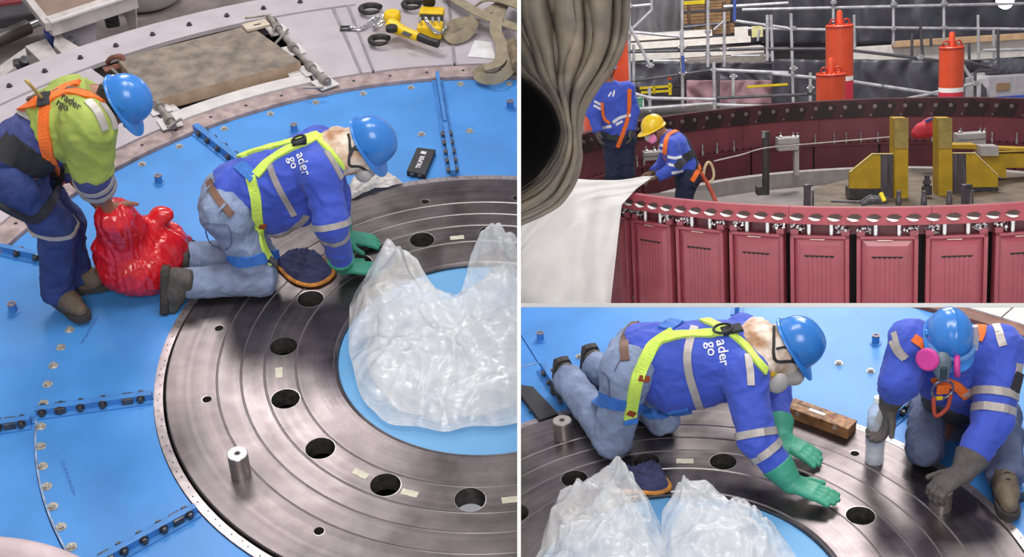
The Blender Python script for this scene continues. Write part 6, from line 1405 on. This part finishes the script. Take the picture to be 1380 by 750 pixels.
t = Thing(S1, 'pull_handle', 'rusty pull handle at the left corner of the plank', 'handle', S1.at(155, 86, 0.03)); F = frame(tp[1]-tp[0], (0, 0, 1))
t.part('grip', MB().tube(catmull([S1.at(145, 84, 0.03), S1.at(150, 78, 0.08), S1.at(164, 76, 0.08), S1.at(168, 88, 0.03)], 5), 0.016, 8), mat('rust', srgb(130, 84, 70), 0.8, var=0.2, vscale=20), smooth=True); t.part('foot_plate', MB().box(S1.at(156, 90, 0.02), (0.16, 0.06, 0.012), F, 0.003), MATS['rust'])

# ---- lever chain hoist
M_hy = mat('hoist_yellow', srgb(238, 196, 26), 0.4, var=0.08, vscale=12); M_hk = mat('hoist_black', srgb(48, 46, 46), 0.5, 0.2, var=0.1)
t = Thing(S1, 'chain_hoist', 'yellow lever chain hoist with black hooks lying on the grey deck', 'hoist', S1.at(550, 40, 0.0))
U = lambda x, y, z: S1.at(x, y, z)
gear = S1.at(582, 24, 0.10)
m = MB(); m.box(S1.at(580, 40, 0.06), (0.17, 0.12, 0.09), frame((1, -0.1, 0), (0, 0, 1)), 0.02); m.box(S1.at(582, 18, 0.09), (0.17, 0.11, 0.06), frame((1, -0.1, 0), (0, 0, 1)), 0.02); t.part('gear_cover', m, M_hy)
m = MB(); m.box(S1.at(581, 27, 0.085), (0.16, 0.08, 0.05), frame((1, -0.1, 0), (0, 0, 1)), 0.008); t.part('frame_plate', m, M_hk)
m = MB(); m.tube([S1.at(578, 4, 0.14), S1.at(578, -6, 0.16)], 0.045, 14); t.part('top_wheel', m, M_hk, smooth=True)
for x in (566, 574, 583, 591): t.part('frame_bolt', MB().tube([S1.at(x, 30, 0.13), S1.at(x, 24, 0.14)], 0.010, 8), M_silver)
lev = [S1.at(527, 34, 0.09), S1.at(545, 43, 0.09), S1.at(565, 50, 0.09)]
m = MB(); m.tube(lev, [0.052, 0.036, 0.033], 12); t.part('lever', m, M_hy, smooth=True)
m = MB(); m.lathe([(0, 0), (0.055, 0), (0.06, 0.02), (0.06, 0.05), (0.05, 0.065), (0, 0.065)], 18, Matrix.Translation(S1.at(529, 28, 0.05))); t.part('ratchet_housing', m, M_hy, smooth=True)
m = MB(); m.lathe([(0, 0), (0.04, 0), (0.04, 0.03), (0, 0.03)], 18, Matrix.Translation(S1.at(528, 41, 0.10))); t.part('knob', m, M_hk, smooth=True)
m = MB(); m.tube([S1.at(565, 50, 0.09), S1.at(580, 56, 0.085), S1.at(591, 59, 0.08)], [0.030, 0.028, 0.030], 12); t.part('grip', m, M_hk, smooth=True)
p = S1.at(548, 46, 0.128); m = MB(); m.box(p, (0.075, 0.032, 0.004), frame(lev[2]-lev[0], (0, -0.5, 1))); t.part('rating_plate', m, M_hk)
for (x, y, r) in ((500, 14, 0.062), (512, 56, 0.055), (556, 8, 0.055)):
    c = S1.at(x, y, 0.03); pts = [c+Vector((r*1.15*math.cos(a), r*math.sin(a), 0.01)) for a in [0.5+5.2*i/14 for i in range(15)]]
    t.part('hook', MB().tube(pts, [0.022]*8+[0.019, 0.018, 0.017, 0.016, 0.014, 0.012, 0.008], 8), M_hk, smooth=True)
def link_mesh():
    m = MB(); m.tube([Vector((0.017*math.cos(a)+(0.008 if math.cos(a) > 0 else -0.008), 0.011*math.sin(a), 0)) for a in [2*PI*i/12 for i in range(12)]], 0.0045, 6, closed=True); return build_mesh('chain_link', m, M_silver, smooth=True)
ME_link = link_mesh(); cpts = catmull([S1.at(474, 38, 0.02), S1.at(486, 38, 0.02), S1.at(498, 30, 0.03), S1.at(508, 24, 0.05), S1.at(504, 36, 0.03), S1.at(516, 30, 0.06), S1.at(520, 18, 0.09), S1.at(536, 16, 0.10)], 5)+catmull([S1.at(574, 26, 0.14), S1.at(582, 38, 0.11), S1.at(592, 44, 0.08), S1.at(602, 35, 0.06)], 5)
for i, p in enumerate(cpts[:-1]):
    if (cpts[i+1]-p).length > 0.12: continue
    F = frame(cpts[i+1]-p+Vector((1e-4, 0, 0)), Vector((0, -0.3, 1)) if i % 2 else Vector((0, 1, 0.3))); t.inst('chain_link', ME_link, (p+cpts[i+1])/2, F)
c = S1.at(466, 38, 0.012); t.part('end_ring', MB().tube([c+Vector((x*0.034, y*0.026, 0)) for x, y in ((-1, -1), (1, -1), (1, 1), (-1, 1))], 0.008, 6, closed=True), M_hk)

# ---- webbing slings
M_sling = mat('khaki_webbing', srgb(152, 140, 118), 0.85, var=0.10, vscale=14, bump=0.3, bscale=70)
def ribbon(pts, w_, th, up=Vector((0, 0, 1)), n=8, twist=None):
    P = catmull(pts, n); V = []; F = []
    for i, p in enumerate(P):
        t_ = (P[min(i+1, len(P)-1)]-P[max(i-1, 0)]).normalized(); u = Vector(up if twist is None else twist(i/(len(P)-1))); s = t_.cross(u)
        s = s.normalized() if s.length > 1e-4 else Vector((1, 0, 0)); nn = s.cross(t_).normalized()
        V += [p-s*w_/2-nn*th/2, p-s*w_/2+nn*th/2, p+s*w_/2+nn*th/2, p+s*w_/2-nn*th/2]
    for i in range(len(P)-1):
        for k_ in range(4): F.append((i*4+k_, i*4+(k_+1) % 4, i*4+4+(k_+1) % 4, i*4+4+k_))
    F += [(3, 2, 1, 0), tuple((len(P)-1)*4+k_ for k_ in range(4))]
    return MB().add(V, F)
t = Thing(S1, 'lifting_sling', 'wide khaki lifting sling crossing the deck at the dividing wall', 'sling', S1.at(660, 30, 0), group='khaki webbing slings', clip=True)
t.part('webbing', ribbon([S1.at(598, -12, 0.06), S1.at(625, 6, 0.10), S1.at(655, 22, 0.13), S1.at(705, 40, 0.12)], 0.085, 0.008), M_sling); 
t.part('eye_loop', ribbon([S1.at(640, 24, 0.10), S1.at(630, 44, 0.05), S1.at(612, 52, 0.04), S1.at(603, 44, 0.04), S1.at(612, 34, 0.05), S1.at(632, 30, 0.09)], 0.08, 0.012, Vector((0.2, -0.5, 0.5))), M_sling)
t = Thing(S1, 'lifting_sling', 'khaki sling hanging down in a rolled eye by the wall', 'sling', S1.at(670, 90, 0), group='khaki webbing slings', clip=True)
t.part('webbing', ribbon([S1.at(688, -5, 0.10), S1.at(674, 14, 0.14), S1.at(668, 40, 0.12), S1.at(676, 62, 0.08), S1.at(672, 84, 0.05), S1.at(652, 92, 0.03)], 0.08, 0.009), M_sling)
t.part('eye_loop', ribbon([S1.at(652, 92, 0.03), S1.at(644, 100, 0.02), S1.at(654, 106, 0.03), S1.at(674, 104, 0.04), S1.at(690, 86, 0.05), S1.at(684, 62, 0.08)], 0.07, 0.012, Vector((0.1, -0.8, 0.4))), M_sling)
t = Thing(S1, 'lifting_sling', 'bundled khaki sling heaped in the upper corner', 'sling', S1.at(680, 20, 0), group='khaki webbing slings', clip=True)
t.part('webbing', ribbon([S1.at(640, 8, 0.08), S1.at(660, -2, 0.16), S1.at(690, 4, 0.18), S1.at(712, 16, 0.14)], 0.09, 0.01), M_sling); t.part('webbing', ribbon([S1.at(650, 20, 0.10), S1.at(670, 8, 0.14), S1.at(700, -4, 0.16)], 0.08, 0.01), M_sling); t.part('wrapped_end', MB().tube([S1.at(690, 60, 0.06), S1.at(700, 90, 0.06)], 0.05, 10), mat('sling_dark', srgb(128, 112, 92), 0.9, var=0.2, vscale=20), smooth=True)
m = MB(); pq = [S1.at(640, 54, 0.006), S1.at(662, 57, 0.006), S1.at(668, 79, 0.006), S1.at(630, 76, 0.006)]; V = pq+[p-Vector((0, 0, 0.004)) for p in pq]; m.add(V, [(0, 1, 2, 3), (7, 6, 5, 4)]+[(i, 4+i, 4+(i+1) % 4, (i+1) % 4) for i in range(4)])
single(S1, 'paper_sheet', m, mat('white_paper', srgb(226, 224, 226), 0.7), 'white paper sheet lying on the deck beside the slings', 'paper', S1.at(650, 66, 0.0))

# ---- equipment beyond the deck, upper left
M_frame = mat('pale_steel_frame', srgb(186, 178, 176), 0.5, var=0.1, vscale=8)
t = Thing(S1, 'equipment_tray', 'white framed tray with brown sheet at the upper left corner', 'tray', S1.at(110, 20, -0.3))
q = [S1.at(20, -25, 0.12), S1.at(150, -60, 0.12), S1.at(172, -2, 0.12), S1.at(66, 32, 0.12)]
V = q+[p-Vector((0, 0, 0.02)) for p in q]; t.part('tray_sheet', MB().add(V, [(0, 1, 2, 3), (7, 6, 5, 4)]+[(i, 4+i, 4+(i+1) % 4, (i+1) % 4) for i in range(4)]), mat('brown_sheet', srgb(128, 108, 98), 0.8, var=0.14, vscale=4))
def beam(t, a, b, w_, h_, name='frame_beam', m=None):
    c = (a+b)/2; return t.part(name, MB().box(c, ((b-a).length, w_, h_), frame(b-a, (0, 0, 1)), 0.005), m or M_frame)
beam(t, S1.at(66, 36, 0.10), S1.at(182, -2, 0.10), 0.07, 0.12); beam(t, S1.at(66, 36, 0.12), S1.at(14, -30, 0.12), 0.05, 0.06)
beam(t, S1.at(68, 30, 0.16), S1.at(178, -6, 0.16), 0.02, 0.02, 'rail', M_deckw)
m = MB(); a = [S1.at(164, 8, 0.0), S1.at(182, 6, 0.0), S1.at(184, 40, -0.25), S1.at(174, 40, -0.25)]; V = a+[p+Vector((0, 0.04, 0)) for p in a]; m.add(V, [(0, 1, 2, 3), (7, 6, 5, 4)]+[(i, 4+i, 4+(i+1) % 4, (i+1) % 4) for i in range(4)]); t.part('support_leg', m, M_frame)
t.part('blue_fitting', MB().tube([S1.at(68, 40, 0.02), S1.at(70, 58, -0.12)], 0.045, 12), mat('fitting_blue', srgb(66, 82, 150), 0.5), smooth=True)
def gusset(label, px, z0, th, m=M_frame):
    a = [S1.at(x, y, z) for x, y, z in px]; n_ = (a[1]-a[0]).cross(a[2]-a[0]).normalized()*th; V = a+[p+n_ for p in a]; n = len(a)
    single(S1, 'gusset_plate', MB().add(V, [tuple(range(n)), tuple(range(2*n-1, n-1, -1))]+[(i, (i+1) % n, n+(i+1) % n, n+i) for i in range(n)]), m, label, 'plate', a[0], 'gusset plates beyond the deck')
gusset('pale gusset plate standing just behind the deck band at left', [(34, 62, -0.05), (62, 52, -0.05), (80, 78, -0.02), (56, 84, -0.02)], 0, 0.02)
gusset('pale inclined gusset plate below the tray corner', [(74, 44, 0.0), (108, 64, -0.02), (84, 72, -0.02), (72, 60, 0.0)], 0, 0.02)
gusset('broad pale side plate under the tray beam', [(78, 42, -0.06), (130, 26, -0.06), (130, 58, -0.2), (102, 66, -0.2)], 0, 0.02, M_deck)
gusset('pale strut plate at the left picture edge', [(0, 88, -0.1), (34, 64, -0.06), (36, 78, -0.06), (0, 106, -0.1)], 0, 0.03)
t = Thing(S1, 'hydraulic_cylinder', 'dark steel hydraulic cylinder lying at the upper left edge', 'cylinder', S1.at(20, 50, -0.4))
t.part('barrel', MB().tube([S1.at(-20, 62, -0.25), S1.at(38, 36, -0.25)], 0.055, 14), mat('cyl_dark', srgb(96, 90, 88), 0.4, 0.6), smooth=True); t.part('piston_rod', MB().tube([S1.at(38, 36, -0.25), S1.at(58, 28, -0.25)], 0.03, 12), M_silver, smooth=True)
t = Thing(S1, 'machine_panel', 'dark machine panel with red mark at the top left corner', 'panel', S1.at(20, 10, -0.5)); t.part('panel', MB().box(S1.at(12, 18, -0.3), (0.6, 0.3, 0.1), frame((1, 0.35, 0), (0, 0, 1)), 0.02), mat('machine_dark', srgb(66, 64, 68), 0.4)); t.part('red_mark', MB().box(S1.at(6, 4, -0.24), (0.25, 0.06, 0.02), frame((1, 0.35, 0), (0, 0, 1))), mat('mark_red', srgb(130, 50, 58), 0.6))
single(S1, 'grey_drum', MB().lathe([(0, 0), (0.28, 0), (0.30, 0.03), (0.30, 0.12), (0.27, 0.15), (0, 0.15)], 40, Matrix.Translation(S1.at(196, -4, -0.55))), mat('drum_grey', srgb(150, 145, 145), 0.5), 'low grey drum on the concrete beyond the deck', 'drum', S1.at(196, -4, -0.55), smooth=True)
for x, y, lab in ((150, 24, 'dark valve block under the right end of the tray'), (92, 65, 'dark nut block on the deck band below the tray'), (30, 92, 'dark motor block behind the strut at the left edge')):
    p = S1.at(x, y, -0.12); m = MB(); m.box(p, (0.10, 0.09, 0.12), frame((1, 0.4, 0), (0, 0, 1)), 0.015); m.tube([p+Vector((0, 0, 0.02)), p+Vector((0.05, -0.04, 0.09))], 0.03, 10); single(S1, 'valve_block', m, M_boltd, lab, 'valve', p, 'dark blocks beyond the deck')
# rounded pale rail close to the viewer
t = Thing(S1, 'hand_rail', 'pale pink rounded rail in the near lower left corner', 'rail', S1.atd(40, 760, 4.2)); t.part('rail_tube', MB().tube(catmull([S1.atd(-140, 738, 4.1), S1.atd(-40, 744, 4.1), S1.atd(30, 750, 4.1), S1.atd(90, 768, 4.1), S1.atd(140, 800, 4.1)], 6), 0.055, 16), mat('pink_rail', srgb(206, 184, 188), 0.5), smooth=True)

# ---- lower right bay: patterned box and bottle
a = S3.at(1058, 561, 0); b = S3.at(1142, 592, 0); dr = (b-a).normalized(); pn = Vector((-dr.y, dr.x, 0)); L_ = (b-a).length; F = frame(dr, (0, 0, 1)); c = (a+b)/2+pn*0.045
t = Thing(S3, 'wooden_box', 'long brown patterned wooden box on the rim of the lower disc', 'box', (c.x, c.y, 0))
M_boxw = mat('printed_wood', srgb(186, 136, 88), 0.6, var=0.0, vscale=38, col2=srgb(96, 60, 42))
t.part('box_body', MB().box(c+Vector((0, 0, 0.026)), (L_, 0.09, 0.05), F, 0.003), mat('box_wood', srgb(150, 106, 70), 0.6, var=0.2, vscale=14)); lid = t.part('lid', MB().box(c+Vector((0, 0, 0.0585)), (L_+0.004, 0.094, 0.014), F, 0.003), M_boxw)
t.part('name_label', MB().box(c+F @ Vector((-0.02, 0.0, 0.066)), (0.09, 0.022, 0.001), F), M_panelw, lid); t.part('red_mark', MB().box(c+F @ Vector((0.06, 0.005, 0.066)), (0.03, 0.02, 0.0012), F), mat('mark_dull_red', srgb(150, 60, 56), 0.6), lid); t.part('dark_mark', MB().box(c+F @ Vector((-0.06, 0.012, 0.0658)), (0.16, 0.012, 0.0008), F), mat('mark_dark', srgb(66, 40, 34), 0.6), lid)
for k_ in (-0.3, 0.3): t.part('latch', MB().box(c+F @ Vector((L_*k_, -0.047, 0.045)), (0.02, 0.006, 0.022), F, 0.002), M_bolt)
p = S3.at(1178, 622, 0); t = Thing(S3, 'water_bottle', 'clear plastic water bottle with white cap beside the squatting worker\'s glove', 'bottle', p); T = Matrix.Translation(p)
M_pet = mat('clear_pet', (0.9, 0.92, 0.95), 0.08, trans=0.0, alpha=0.38, spec=0.9, var=0.02); M_water = mat('water', srgb(150, 175, 205), 0.05, alpha=0.5, spec=0.8, var=0.05, vscale=20)
pr = [(0.0, 0.0), (0.038, 0.0), (0.046, 0.01)]
for i in range(9): z = 0.025+0.028*i; pr += [(0.047, z), (0.0435, z+0.012)]
pr += [(0.046, 0.285), (0.036, 0.315), (0.020, 0.338), (0.016, 0.345), (0.016, 0.36)]
t.part('bottle_body', MB().lathe(pr, 28, T), M_pet, smooth=True); t.part('water', MB().lathe([(0, 0.006), (0.040, 0.008), (0.042, 0.24), (0, 0.24)], 24, T), M_water, smooth=True)
t.part('cap', MB().lathe([(0.019, 0.352), (0.019, 0.376), (0.016, 0.379), (0, 0.379)], 20, T), M_white, smooth=True); t.part('label_band', MB().lathe([(0.0475, 0.12), (0.0475, 0.19)], 28, T), mat('bottle_label', srgb(190, 205, 225), 0.3, alpha=0.6), smooth=True)
